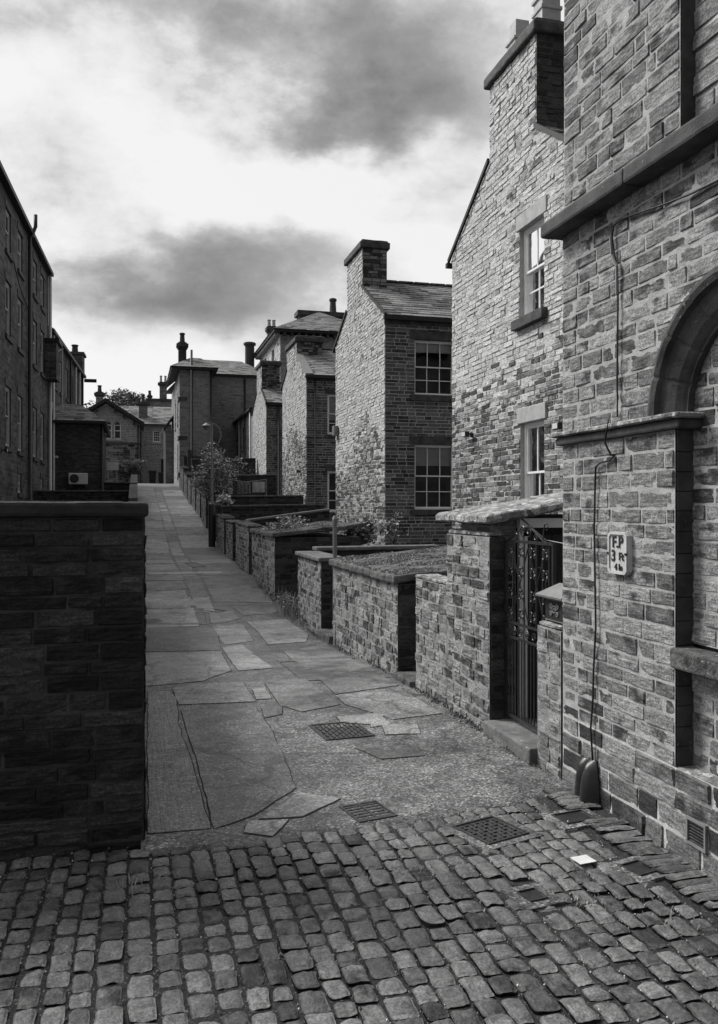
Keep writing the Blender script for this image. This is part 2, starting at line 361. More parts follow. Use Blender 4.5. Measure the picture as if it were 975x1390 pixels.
def scan(loops, z):
    xs = []
    for L in loops:
        for i in range(len(L)):
            (a, za), (b, zb) = L[i], L[(i + 1) % len(L)]
            if (za <= z < zb) or (zb <= z < za): xs.append(a + (b - a) * (z - za) / (zb - za))
    xs.sort(); return [(xs[i], xs[i + 1]) for i in range(0, len(xs) - 1, 2)]
def stones(mb, fr, outer, holes=(), ch=(.09, .13), ln=(.2, .42), joint=.012, depth=(.004, .018), q=1, mat=None, mortar=None, seed=1,
           n0=0., wob=.0, back=True, amp=.006, crit=(), bed=None, mat2=None, zsplit=-99, dm=None):
    """courses of squared stones standing on a mortar bed; q = how finely each face is modelled"""
    r = random.Random(seed); loops = [list(outer)] + [list(h) for h in holes]
    bed = (.0038 if q > 1 else .003) if bed is None else bed
    if back: mb.poly(fr, outer, holes, n0 + bed, mortar)
    zs = [z for _, z in outer]; zmin, zmax = min(zs), max(zs)
    cz = {zmin, zmax} | set(crit)
    for h in holes:
        if len(h) == 4: cz |= {min(z for _, z in h), max(z for _, z in h)}
    cz = sorted(z for z in cz if zmin <= z <= zmax)
    lines = [cz[0]]
    for a, b in zip(cz, cz[1:]):
        if b - a < .03: continue
        k = max(1, round((b - a) / ((ch[0] + ch[1]) / 2))); w = [r.uniform(ch[0], ch[1]) for _ in range(k)]; t = sum(w); z = a
        for x in w: z += x / t * (b - a); lines.append(z)
    for z0, z1 in zip(lines, lines[1:]):
        zm = (z0 + z1) / 2; S = scan(loops, zm)
        Sa, Sb = scan(loops, z0 + 1e-3), scan(loops, z1 - 1e-3)
        for i, (a, b) in enumerate(S):
            if b - a < .03: continue
            la, lb = (Sa[i] if len(Sa) == len(S) else (a, b)), (Sb[i] if len(Sb) == len(S) else (a, b))
            u = a; edges = [a]
            while b - u > ln[1] * 1.25:
                u += r.uniform(*ln) * (1 if r.random() > .18 else .5); edges.append(u)
            if b - u > ln[0] * 1.6: edges.append((u + b) / 2 + r.uniform(-.03, .03))
            edges.append(b)
            for k in range(len(edges) - 1):
                ua0 = ua1 = edges[k]; ub0 = ub1 = edges[k + 1]
                if k == 0: ua0, ua1 = la[0], lb[0]
                if k == len(edges) - 2: ub0, ub1 = la[1], lb[1]
                if min(ub0 - ua0, ub1 - ua1) < .02: continue
                j = joint * r.uniform(.3, .75)
                jz = joint * r.uniform(.3, .7)
                d = r.uniform(*depth); tilt = r.uniform(-1, 1) * d * .35; tz = r.uniform(-1, 1) * d * .35
                bev = min(.006 if q > 1 else .007, (z1 - z0) * .12)
                nu = 1 if q <= 1 else max(2, min(9, int((ub0 - ua0) / .045))) if q == 2 else max(3, min(16, int((ub0 - ua0) / .028)))
                nz = 1 if q <= 1 else 2 if q == 2 else 4
                us = [0.] + [None] * (nu + 1) + [1.]; V = []; 
                lu = max(.03, ub0 - ua0 - 2 * j); lz = max(.03, z1 - z0 - 2 * jz)
                us = [0.] + [bev / lu + (1 - 2 * bev / lu) * t / nu for t in range(nu + 1)] + [1.]
                ws = [0.] + [bev / lz + (1 - 2 * bev / lz) * t / nz for t in range(nz + 1)] + [1.]
                for b_, w in enumerate(ws):
                    z = z0 + jz + lz * w
                    U0 = ua0 + (ua1 - ua0) * w + j; U1 = ub0 + (ub1 - ub0) * w - j
                    for a_, t in enumerate(us):
                        u = U0 + (U1 - U0) * t
                        edge = a_ in (0, len(us) - 1) or b_ in (0, len(ws) - 1)
                        if edge:
                            n = n0 - .002
                            if q > 1:
                                p = fr.p(u, 0, z); nn = noise.noise(p * 21) * .35 * joint; u += nn; z_ = z + noise.noise(p * 23 + Vector((7, 7, 7))) * .45 * joint
                            else: z_ = z
                            V.append(fr.p(u, n, z_))
                        else:
                            p = fr.p(u, 0, z)
                            n = n0 + d + tilt * (2 * t - 1) + tz * (2 * w - 1)
                            if q > 1:
                                n += amp * (noise.noise(p * 13) + .7 * noise.noise(Vector((p.x * 14, p.y * 14, p.z * 55))) + (.4 * noise.noise(p * 60) if q > 2 else 0))
                                n = max(n, n0 + (bed + .0006 if 1 < a_ < len(us) - 2 and 1 < b_ < len(ws) - 2 else 0.))
                            V.append(fr.p(u, n, z))
                mt_ = mat
                if mat2 is not None:
                    pc = fr.p((ua0 + ub0) / 2, 0, zm)
                    if zm < zsplit + 1.6 * noise.noise(Vector((pc.y * .35 + pc.x * .35, zm * .4, seed))) + r.uniform(-.5, .5): mt_ = mat2
                W = len(us); F = []
                for b_ in range(len(ws) - 1):
                    for a_ in range(W - 1):
                        F.append((b_ * W + a_, b_ * W + a_ + 1, (b_ + 1) * W + a_ + 1, (b_ + 1) * W + a_))
                mb.add(V, F, mt_)
def rect(u0, u1, z0, z1): return [(u0, z0), (u1, z0), (u1, z1), (u0, z1)]

def window(parent, fr, u0, u1, z0, z1, cols=2, rows=(1, 2), depth=.13, bar=.024, frame=.055, lintel=None, sill=None, blind=0., curtain=False,
           lm=None, sm=None, frm=None, room=.5, name='window', label=None):
    """sash window set back in its opening; lintel/sill = (overhang, height, projection)"""
    frm = frm or WHITE
    mb = MB(); d = -depth
    # reveal lining
    for a, b, z_0, z_1 in ((u0 - .004, u0 + .0, z0, z1), (u1, u1 + .004, z0, z1)):
        mb.box(fr, a, b, d - .1, -.001, z_0, z_1, lm or DRESS)
    mb.box(fr, u0, u1, d - .1, -.001, z1, z1 + .004, lm or DRESS); mb.box(fr, u0, u1, d - .1, -.001, z0 - .004, z0, lm or DRESS)
    f = frame
    mb.box(fr, u0, u0 + f, d - .08, d, z0, z1, frm); mb.box(fr, u1 - f, u1, d - .08, d, z0, z1, frm)
    mb.box(fr, u0 + f, u1 - f, d - .08, d, z1 - f, z1, frm); mb.box(fr, u0 + f, u1 - f, d - .08, d, z0, z0 + f * 1.2, frm)
    w = mb.build(name, parent)
    if label: w['label'] = label
    # sashes
    zm = z0 + (z1 - z0) * (.52 if rows[0] <= rows[1] else .5)
    sb = MB(); gb = MB(); a, b = u0 + f, u1 - f
    for (s0, s1, n, dd) in ((zm - .02, z1 - f, rows[0], d - .02), (z0 + f * 1.2, zm + .02, rows[1], d - .055)):
        e = bar * 1.5
        sb.box(fr, a, a + e, dd - .03, dd, s0, s1, frm); sb.box(fr, b - e, b, dd - .03, dd, s0, s1, frm)
        sb.box(fr, a + e, b - e, dd - .03, dd, s0, s0 + e, frm); sb.box(fr, a + e, b - e, dd - .03, dd, s1 - e, s1, frm)
        for i in range(1, cols):
            x = a + (b - a) * i / cols; sb.box(fr, x - bar / 2, x + bar / 2, dd - .025, dd - .004, s0 + e, s1 - e, frm)
        for i in range(1, n):
            z = s0 + (s1 - s0) * i / n
            for c in range(cols):
                xa = a + (b - a) * c / cols + (e if c == 0 else bar / 2); xb = a + (b - a) * (c + 1) / cols - (e if c == cols - 1 else bar / 2)
                sb.box(fr, xa, xb, dd - .025, dd - .004, z - bar / 2, z + bar / 2, frm)
        gb.face([fr.p(a + e, dd - .015, s0 + e), fr.p(b - e, dd - .015, s0 + e), fr.p(b - e, dd - .015, s1 - e), fr.p(a + e, dd - .015, s1 - e)], GLASS)
    sb.build('sash_bars', w); gb.build('window_pane', w)
    rb = MB(); n1 = d - .1 - room
    for q in ([(u0, n1, z0), (u1, n1, z0), (u1, n1, z1), (u0, n1, z1)], [(u0, n1, z0), (u0, d - .1, z0), (u0, d - .1, z1), (u0, n1, z1)],
              [(u1, n1, z0), (u1, d - .1, z0), (u1, d - .1, z1), (u1, n1, z1)], [(u0, n1, z1), (u1, n1, z1), (u1, d - .1, z1), (u0, d - .1, z1)], [(u0, n1, z0), (u1, n1, z0), (u1, d - .1, z0), (u0, d - .1, z0)]):
        rb.face([fr.p(*p) for p in q], ROOM)
    rb.build('room_lining', w)
    if blind > 0:
        bb = MB(); bb.box(fr, a, b, d - .125, d - .115, z1 - f - (z1 - z0) * blind, z1 - f, BLIND); bb.build('blind', w)
    if curtain:
        bb = MB()
        for (c0, c1) in ((a, a + (b - a) * .34), (b - (b - a) * .30, b)):
            k = 14
            for i in range(k):
                x0 = c0 + (c1 - c0) * i / k; x1 = c0 + (c1 - c0) * (i + 1) / k
                na, nb = [d - .15 + .02 * math.sin(t * 2.2) for t in (i, i + 1)]
                bb.face([fr.p(x0, na, z0 + f), fr.p(x1, nb, z0 + f), fr.p(x1, nb, z1 - f), fr.p(x0, na, z1 - f)], CURTAIN)
        bb.build('curtain', w)
    if lintel:
        o, h, pr = lintel; lb = MB(); lb.rbox(fr, u0 - o, u1 + o, -.1, pr, z1 + .002, z1 + h, lm or DRESS, .12, .003, .006); lb.build('lintel', w)
    if sill:
        o, h, pr = sill; lb = MB(); lb.rbox(fr, u0 - o, u1 + o, -depth + .002, pr, z0 - h, z0 - .002, sm or DRESS, .12, .003, .006); lb.build('sill', w)
    return w

def slate_roof(mb, A, B, C, D, row=.22, wid=(.22, .42), mat=None, seed=3, lift=.02):
    """A-B eave, D-C ridge; overlapping rows of slates on the sloping plane"""
    A, B, C, D = map(Vector, (A, B, C, D)); r = random.Random(seed); mat = mat or SLATE
    nrm = (B - A).cross(D - A).normalized()
    if nrm.z < 0: nrm = -nrm
    L = ((D - A).length + (C - B).length) / 2; k = max(2, int(L / row))
    mb.face([A - nrm * .01, B - nrm * .01, C - nrm * .01, D - nrm * .01], mat)
    for i in range(k):
        t0, t1 = i / k, min(1, (i + 1.25) / k)
        a0, b0 = A.lerp(D, t0), B.lerp(C, t0); a1, b1 = A.lerp(D, t1), B.lerp(C, t1)
        W = (b0 - a0).length
        if W < .05: continue
        s = 0.
        while s < 1:
            e = min(1, s + r.uniform(*wid) / W); 
            if 1 - e < .4 * wid[0] / W: e = 1
            g_ = .006 / W; h = lift * r.uniform(.7, 1.4); jag = r.uniform(-.006, .012)
            p0, p1 = a0.lerp(b0, s + g_), a0.lerp(b0, e - g_); p2, p3 = a1.lerp(b1, e - g_), a1.lerp(b1, s + g_)
            dn = (a0 - a1).normalized() * jag
            q0, q1 = p0 + nrm * h + dn, p1 + nrm * h * r.uniform(.85, 1.15) + dn
            q2, q3 = p2 + nrm * .004, p3 + nrm * .004
            mb.add([q0, q1, q2, q3, p0 + dn, p1 + dn], [(0, 1, 2, 3), (4, 5, 1, 0), (4, 0, 3), (1, 5, 2)], mat); s = e

def leafball(mb, c, rad, n, size, mat, seed, mat2=None, clump=7, flat=.5):
    r = random.Random(seed); c = Vector(c); rad = Vector(rad)
    cl = []
    for _ in range(clump):
        while True:
            d = Vector((r.uniform(-1, 1), r.uniform(-1, 1), r.uniform(-1, 1)))
            if d.length < 1: break
        cl.append((Vector((d.x * rad.x, d.y * rad.y, d.z * rad.z)) * .75, r.uniform(.28, .5)))
    for i in range(n):
        o, k = r.choice(cl); d = Vector((r.gauss(0, 1), r.gauss(0, 1), r.gauss(0, 1))); d.normalize(); d *= r.random() ** .4
        p = c + o + Vector((d.x * rad.x, d.y * rad.y, d.z * rad.z)) * k * 1.25
        a = Vector((r.gauss(0, 1), r.gauss(0, 1), r.gauss(0, flat))).normalized(); b = a.cross(Vector((r.gauss(0, 1), r.gauss(0, 1), r.gauss(0, 1)))).normalized()
        s = size * r.uniform(.6, 1.4)
        mb.add([p, p + a * s * .5 + b * s * .28, p + a * s, p + a * s * .5 - b * s * .28], [(0, 1, 2, 3)], mat2 if (mat2 and r.random() < .35) else mat)

def weeds(mb, c, n, h, spread, seed, mat=STRAW):
    r = random.Random(seed)
    for _ in range(n):
        x = c[0] + r.gauss(0, spread[0]); y = c[1] + r.gauss(0, spread[1]); z = c[2] - .005; hh = h * r.uniform(.35, 1.1); w = r.uniform(.002, .005)
        a = r.uniform(0, 2 * PI); dx, dy = math.cos(a) * hh * .45, math.sin(a) * hh * .45; sx, sy = -math.sin(a) * w, math.cos(a) * w
        mb.add([(x - sx, y - sy, z), (x + sx, y + sy, z), (x + dx * .4 + sx, y + dy * .4 + sy, z + hh * .6), (x + dx * .4 - sx, y + dy * .4 - sy, z + hh * .6), (x + dx, y + dy, z + hh)],
               [(0, 1, 2, 3), (3, 2, 4)], mat)

def chimney_pot(name, c, h, r, label, square=False, mat=POT, group=None, parent=None):
    mb = MB()
    if square:
        R2 = r * 1.414
        mb.lathe(c, [(R2, 0), (R2, h * .3), (R2 * 1.12, h * .31), (R2 * 1.12, h * .36), (R2 * .95, h * .37), (R2 * .95, h * .5), (R2 * 1.12, h * .51), (R2 * 1.12, h * .56), (R2 * .82, h * .58), (R2 * .74, h)], mat, 4, True)
    else:
        mb.lathe(c, [(r * 1.15, 0), (r * 1.15, h * .12), (r, h * .16), (r * .85, h * .8), (r * 1.1, h * .84), (r * 1.1, h * .95), (r * .8, h)], mat, 12)
    return mb.build(name, parent, smooth=False)

FX = Fr((0, 0, 0), (0, 1, 0), (-1, 0, 0))       # walls that face the alley from the right (plane X = const): u = Y, n = -X
def frX(X): return Fr((X, 0, 0), (0, 1, 0), (-1, 0, 0))
def frXl(X): return Fr((X, 0, 0), (0, 1, 0), (1, 0, 0))   # facing +X
def frY(Y): return Fr((0, Y, 0), (1, 0, 0), (0, -1, 0))   # facing the viewer: u = X, n = -Y
W = Fr((0, 0, 0), (1, 0, 0), (0, 1, 0))          # world axes: u=X, n=Y
# ------------------------------------------------------------------ helpers that turn a pixel into a place on a known plane
def gX(px, py, X):
    v = ray(px, py); t = X / v.x; return Vector((X, v.y * t, EYE + v.z * t))
def gY(px, py, Y):
    v = ray(px, py); t = Y / v.y; return Vector((v.x * t, Y, EYE + v.z * t))

# ------------------------------------------------------------------ ground
def arange(a, b, s):
    L = []; x = a
    while x < b - 1e-6: L.append(x); x += s
    return L + [b]
def grid_sheet(name, xs, ys, zf, mat, **kw):
    mb = MB(); V = [(x, y, zf(x, y)) for y in ys for x in xs]; w = len(xs)
    mb.add(V, [(j*w+i, j*w+i+1, (j+1)*w+i+1, (j+1)*w+i) for j in range(len(ys)-1) for i in range(w-1)], mat)
    return mb.build(name, None, True, **kw)
grid_sheet('ground', [-400, -100, -30, -10, -5, 0, 5, 10, 30, 100, 400], [-400, -100, -20, -5, 0] + arange(2, 80, 1.) + [90, 110, 150, 250, 400, 800],
           lambda x, y: zg(min(y, 400)) - .06, GROUND, kind='structure')

BND = [(-9, 4.2)] + [gpt(*p) for p in ((200, 1152), (330, 1141), (460, 1122), (540, 1113), (620, 1101), (700, 1084), (790, 1070))] + [(3, 4.6)]
def yb(x):
    for (a, ya), (b, yc) in zip(BND, BND[1:]):
        if x <= b: return ya + (yc - ya) * (x - a) / max(1e-6, b - a)
    return BND[-1][1]
# tarmac of the alley, from the setts up the hill
xs = arange(.02, 2.56, .06)
mb = MB(); ys = None; rows = []
ya = lambda x: yb(x) - .035 + .05 * noise.noise(Vector((x * 6, 1, 3)))
rows.append([(x, ya(x) - .03) for x in xs])
for t in arange(0, 1, .1): rows.append([(x, ya(x) + (6 - ya(x)) * t) for x in xs])
for y in arange(6.2, 52, .2): rows.append([(x, y) for x in xs])
V = [(x, y, zg(y) + .008 * noise.noise(Vector((x * 1.3, y * 1.3, 0)))) for r_ in rows for x, y in r_]; w = len(xs)
for i in range(w): V[i] = (V[i][0], V[i][1], -.03)
mb.add(V, [(j*w+i, j*w+i+1, (j+1)*w+i+1, (j+1)*w+i) for j in range(len(rows)-1) for i in range(w-1)], ASPHALT)
mb.m(LANEBED)
for k_, f_ in enumerate(mb.f):
    if mb.v[f_[0]][1] > 9.2: mb.mi[k_] = mb.m(LANEBED)
mb.build('alley_path', None, True, kind='structure')
grid_sheet('yard_paving', [-7, -3, 0, 2.5, 5, 9], arange(52, 74, 1.), lambda x, y: zg(y) - .004, ASPHALT, kind='structure')

def clip(poly, y, keep_above):
    out = []
    for i in range(len(poly)):
        a, b = poly[i], poly[(i + 1) % len(poly)]
        ia = (a[1] >= y) == keep_above; ib = (b[1] >= y) == keep_above
        if ia: out.append(a)
        if ia != ib: t = (y - a[1]) / (b[1] - a[1]); out.append((a[0] + (b[0] - a[0]) * t, y))
    return out
def jag(poly, seed, amp=.012, step=.08):
    out = []
    for i in range(len(poly)):
        a, b = Vector(poly[i]).to_2d(), Vector(poly[(i + 1) % len(poly)]).to_2d(); k = max(1, int((b - a).length / step))
        nrm = Vector((-(b - a).y, (b - a).x)).normalized()
        for j in range(k):
            p = a.lerp(b, j / k); q = noise.noise(Vector((p.x * 5, p.y * 5, seed))) * amp if j else 0
            out.append((p.x + nrm.x * q, p.y + nrm.y * q))
    return out
def patch(mb, poly, h, mat, seed):
    poly = [(max(.03, min(2.49, x)), y) for x, y in poly]
    poly = jag(poly, seed); y0 = min(p[1] for p in poly); y1 = max(p[1] for p in poly)
    zf = lambda x, y: zg(y) + h + .008 * noise.noise(Vector((x * 1.3, y * 1.3, 0)))
    cuts_ = arange(y0, y1, .45); V = []; F = []
    idx = {}
    def vi(p):
        k = (round(p[0], 4), round(p[1], 4))
        if k not in idx: idx[k] = len(V); V.append((p[0], p[1], zf(*p)))
        return idx[k]
    for a, b in zip(cuts_, cuts_[1:]):
        q = poly if a == y0 else clip(poly, a, True)
        q = q if b == y1 else clip(q, b, False)
        if len(q) < 3: continue
        for t in tessellate_polygon([[Vector((x, y, 0)) for x, y in q]]):
            f = tuple(vi(q[i]) for i in t)
            if len(set(f)) == 3: F.append(f)
    n = len(poly)
    for i in range(n):
        a, b = poly[i], poly[(i + 1) % n]; k = len(V)
        V.extend([(a[0], a[1], zf(*a)), (b[0], b[1], zf(*b)), (b[0], b[1], zf(*b) - .02), (a[0], a[1], zf(*a) - .02)]); F.append((k, k+1, k+2, k+3))
    mb.add(V, F, mat)
    ar = sum(poly[i][0] * poly[(i + 1) % n][1] - poly[(i + 1) % n][0] * poly[i][1] for i in range(n)); sg = 1 if ar > 0 else -1
    V = []; 
    for i in range(n):
        a, b, c = Vector(poly[i - 1]), Vector(poly[i]), Vector(poly[(i + 1) % n]); d = (c - a).normalized() if (c - a).length > 1e-6 else Vector((1, 0))
        w_ = .007 + .006 * noise.noise(Vector((b.x * 9, b.y * 9, seed))); o_ = b + Vector((d.y, -d.x)) * sg * w_
        V.append((b.x, b.y, zf(b.x, b.y) - h + .0025)); V.append((o_.x, o_.y, zf(o_.x, o_.y) - h + .0025))
    mb.add(V, [(2*i, 2*i + 1, (2*i + 3) % (2*n), (2*i + 2) % (2*n)) for i in range(n)], DIRT)
NEARP = [
 ([(201,1133),(286,1126),(262,1042),(243,986),(239,950),(231,939),(201,939)], CONCB, .010),
 ([(291,1126),(345,1107),(402,1069),(386,1030),(366,986),(347,962),(246,963),(252,986),(270,1042)], CONC, .012),
 ([(243,957),(347,953),(329,926),(242,929),(234,936)], CONC, .013),
 ([(197,887),(300,885),(314,911),(275,925),(197,932)], CONC, .012),
 ([(197,853),(294,850),(300,883),(197,885)], CONCB, .011),
 ([(360,928),(412,921),(462,957),(410,967),(380,958)], CONCL, .014),
 ([(385,885),(442,874),(541,931),(456,943)], CONCL, .012),
 ([(302,880),(329,876),(372,907),(324,911)], CONCL, .013),
 ([(406,1076),(462,1085),(410,1110),(352,1113)], CONCL, .015),
 ([(338,1116),(392,1114),(370,1137),(331,1132)], CONCL, .015),
 ([(457,974),(516,969),(530,984),(504,988),(503,984),(462,981)], CONCL, .012),
 ([(482,1016),(550,1011),(577,1026),(518,1031)], CONCL, .013),
 ([(518,985),(566,984),(571,997),(524,998)], CONCL, .013),
 ([(354,961),(383,958),(383,970),(360,975)], CONCL, .013),
 ([(342,936),(360,933),(369,949),(348,950)], CONCL, .013),
 ([(456,945),(541,934),(600,969),(534,978),(470,957)], CONC, .010),
 ([(298,795),(337,793),(350,806),(303,806)], CONC, .011),
 ([(318,826),(372,822),(377,832),(330,836)], CONC, .011),
 ([(335,844),(389,841),(419,861),(416,872),(364,875),(350,857)], CONCL, .012),
 ([(196,826),(276,826),(281,848),(196,851)], CONC, .011),
 ([(197,814),(258,811),(268,823),(197,824)], CONC, .012),
 ([(284,832),(316,829),(326,840),(300,846),(286,846)], CONC, .012),
 ([(290,850),(330,848),(345,870),(304,876)], CONC, .011),
]
mb = MB()
for i, (pp, mt, h) in enumerate(NEARP): patch(mb, [gpt(*p) for p in pp], h * .45, mt, i)
# slabs farther up: left strip, narrow channel, right strip
r = random.Random(5); 
def slab_run(x0, x1, y0, y1, smin, smax, skew, mats, pr=1.):
    y = y0; i = 0
    while y < y1:
        L = r.uniform(smin, smax); a = y + .02; b = min(y1, y + L) - .02
        if r.random() < pr:
            k = [r.uniform(-skew, skew) for _ in range(4)]; e = [r.uniform(-.04, .04) for _ in range(2)]
            patch(mb, [(x0 + .01, a + k[0]), (x1 - .012 + e[0], a + k[1]), (x1 - .012 + e[1], b + k[1] * .8), (x0 + .01, b + k[0] * .8)], r.uniform(.003, .006), r.choice(mats), i * 3 + x0)
        y += L; i += 1
slab_run(.03, .98, 13.1, 51, 1.1, 2.4, .10, [CONC, CONC, CONC, CONCB])
slab_run(1.0, 1.34, 14.6, 51, .7, 1.8, .08, [CONC, CONCL, ASPHALT, CONC], .85)
slab_run(1.38, 2.46, 15.6, 51, .9, 2.2, .12, [CONC, CONC, CONC, CONCL], .9)
slab_run(1.55, 2.47, 8.05, 9.7, 1.2, 1.6, .08, [CONC])
mb.build('concrete_paving', None, False, kind='structure')
mb = MB()
for (pxa, pxb, py, d) in ((196, 250, 683, .5), (200, 300, 710, .45), (245, 270, 724, .5), (200, 240, 664, 1.2)):
    a = gpt(pxa, py); b = gpt(pxb, py); y = (a[1] + b[1]) / 2
    patch(mb, [(a[0], y - d / 2), (b[0], y - d / 2 + .05), (b[0], y + d / 2), (a[0], y + d / 2 + .1)], .010, CONCL, 5)
mb.build('pale_paving_strip', None, False, kind='structure')

# covers let into the ground: (corner pixels BL, BR, TR, TL)
def cover_frame(bl, br, tr, tl, z=.004):
    P = [Vector((*gpt(*p), 0)) for p in (bl, br, tr, tl)]
    u = ((P[1] - P[0]) + (P[2] - P[3])) / 2; v = ((P[3] - P[0]) + (P[2] - P[1])) / 2; c = sum(P, Vector()) / 4
    lu = u.length; u = u.normalized(); v_ = (v - u * v.dot(u)); lv = v_.length; v_ = v_.normalized()
    c.z = zg(c.y); return c, u, v_, lu, lv
COVERS = []
def ground_box(mb, F, a0, a1, b0, b1, z0, z1, mat):
    c, u, v, lu, lv = F; dz = (zg(c.y + .3) - zg(c.y - .3)) / .6
    P = []
    for z in (z0, z1):
        for b in (b0, b1):
            for a in (a0, a1):
                p = c + u * (a * lu / 2) + v * (b * lv / 2); P.append((p.x, p.y, zg(p.y) + z))
    mb.add(P, [(0, 1, 3, 2), (4, 6, 7, 5), (0, 4, 5, 1), (2, 3, 7, 6), (0, 2, 6, 4), (1, 5, 7, 3)], mat)
def base_of(F): return (F[0].x, F[0].y, F[0].z)

# 1 gully grate
F = cover_frame((487, 1119), (537, 1108), (513, 1088), (461, 1095)); COVERS.append(F)
t = thing('gully_grate', base_of(F), 'slotted iron drain grate where the concrete alley meets the cobbles', 'drain grate')
mb = MB(); e = .10
for q in ((-1, 1, -1, -1 + e*1.6), (-1, 1, 1 - e*1.6, 1), (-1, -1 + e, -1 + e*1.6, 1 - e*1.6), (1 - e, 1, -1 + e*1.6, 1 - e*1.6), (-.05, .05, -1 + e*1.6, 1 - e*1.6)):
    ground_box(mb, F, *q, -.03, .008, CASTIRON)
mb.build('frame', t)
mb = MB(); 
for s_ in (-1, 1):
    for i in range(6):
        b = -.78 + i * .29; ground_box(mb, F, *( (-.88, -.07) if s_ < 0 else (.07, .88)), b, b + .14, -.02, .005, CASTIRON)
mb.build('bars', t)
mb = MB(); ground_box(mb, F, -.9, .9, -.9, .9, -.045, -.03, ROOM); mb.build('sump', t)

def plate_cover(name, px, label, pattern, rim=CASTIRON, mat=CASTIRON, z=.004, group=None):
    F = cover_frame(*px); COVERS.append(F)
    t = thing(name, base_of(F), label, 'manhole cover', group)
    mb = MB(); e = .07
    for q in ((-1, 1, -1, -1 + e), (-1, 1, 1 - e, 1), (-1, -1 + e, -1 + e, 1 - e), (1 - e, 1, -1 + e, 1 - e)): ground_box(mb, F, *q, -.03, z + .004, rim)
    mb.build('frame', t)
    mb = MB(); ground_box(mb, F, -1 + e + .015, 1 - e - .015, -1 + e + .015, 1 - e - .015, -.03, z - .003, mat); 
    n = pattern; s_ = (2 - 2 * e - .1)
    for i in range(n):
        for j in range(n):
            a = -1 + e + .05 + s_ * (i + .5) / n; b = -1 + e + .05 + s_ * (j + .5) / n; k = s_ / n * .3
            if pattern: ground_box(mb, F, a - (k if (i + j) % 2 else k*.4), a + (k if (i + j) % 2 else k*.4), b - (k*.4 if (i + j) % 2 else k), b + (k*.4 if (i + j) % 2 else k), z - .003, z + .003, mat)
    mb.build('plate', t); return t
plate_cover('manhole_cover', ((438, 1006), (503, 1000), (487, 979), (423, 985)), 'chequered iron manhole cover set in the alley tarmac', 9)
plate_cover('manhole_cover', ((655, 1151), (712, 1133), (675, 1108), (622, 1120)), 'large rough patterned iron cover among the cobbles', 7, z=.004)
plate_cover('access_cover', ((768, 1121), (808, 1112), (792, 1101), (751, 1106)), 'small dark square cover near the foot of the corner wall', 0, mat=RUBBER, z=.004)
plate_cover('access_cover', ((868, 1190), (893, 1184), (868, 1168), (843, 1176)), 'small smooth dark square cover right of the white paper', 0, mat=IRON, z=.004)
plate_cover('access_cover', ((722, 1226), (743, 1220), (727, 1207), (700, 1212)), 'small smooth dark square cover below and left of the white paper', 0, mat=IRON, z=.004)
plate_cover('drain_cover', ((262, 770), (276, 770), (270, 764), (250, 765)), 'little iron cover halfway up the alley slabs', 0, z=.008)
plate_cover('drain_cover', ((288, 833), (297, 832), (294, 824), (278, 827)), 'little iron cover in the narrow channel of the alley', 0, z=.008)
F = cover_frame((790, 1178), (810, 1173), (796, 1165), (773, 1168))
t = thing('paper', base_of(F), 'square of white paper lying flat on the cobbles', 'paper')
mb = MB(); ground_box(mb, F, -1, 1, -1, 1, .012, .015, PAPER); mb.build('sheet', t)
F2 = cover_frame((196, 938), (236, 936), (232, 933), (196, 934)); 

mb = MB()
for F_ in COVERS:
    if F_[0].y < 4.6:
        k = 1 + .05 / F_[3] * 2; k2 = 1 + .05 / F_[4] * 2; ground_box(mb, F_, -k, k, -k2, k2, -.05, .001, ASPHALT)
mb.build('cover_surround', None, kind='structure')
# ------------------------------------------------------------------ setts
def in_cover(x, y, m=.02):
    for c, u, v, lu, lv in COVERS:
        d = Vector((x, y, 0)) - Vector((c.x, c.y, 0))
        if abs(d.dot(u)) < lu / 2 + m and abs(d.dot(v)) < lv / 2 + m: return True
    return False
def sett(mb, cx, cy, lx, ly, rot, z, rr, n=6):
    V = []; k = n; ca, sa = math.cos(rot), math.sin(rot); tx, ty = rr.uniform(-.05, .05), rr.uniform(-.05, .05); dome = rr.uniform(.001, .004)
    e = rr.uniform(6, 16)
    for j in range(k + 1):
        for i in range(k + 1):
            a, b = 2 * i / k - 1, 2 * j / k - 1
            a = math.copysign(abs(a) ** .75, a); b = math.copysign(abs(b) ** .75, b)
            m = (abs(a) ** e + abs(b) ** e) ** (1 / e); M = max(abs(a), abs(b)); s = M / m if m > 0 else 1
            x, y = a * s * lx / 2, b * s * ly / 2
            drop = dome * (a * a + b * b) * .6 + (.008 * max(0, (M - .84) / .16) ** 2)
            X, Y = cx + x * ca - y * sa, cy + x * sa + y * ca
            q = noise.noise(Vector((X * 22, Y * 22, 1))) * .0065 + noise.noise(Vector((X * 50, Y * 50, 5))) * .0045
            wob = noise.noise(Vector((X * 14, Y * 14, 9))) * .007 * M
            V.append((X + wob, Y - wob, z - drop + q + x * tx + y * ty))
    w = k + 1; F = [(j*w+i, j*w+i+1, (j+1)*w+i+1, (j+1)*w+i) for j in range(k) for i in range(k)]
    ring = [i for i in range(w)] + [j*w + k for j in range(1, w)] + [k*w + i for i in range(k - 1, -1, -1)] + [j*w for j in range(k - 1, 0, -1)]
    b0 = len(V)
    for i in ring: V.append((V[i][0], V[i][1], z - .07))
    m_ = len(ring)
    for i in range(m_): F.append((ring[i], ring[(i + 1) % m_], b0 + (i + 1) % m_, b0 + i))
    mb.add(V, F, SETT)
mb = MB(); rr = random.Random(21); GAPS = []
x = 2.205; ci = 0
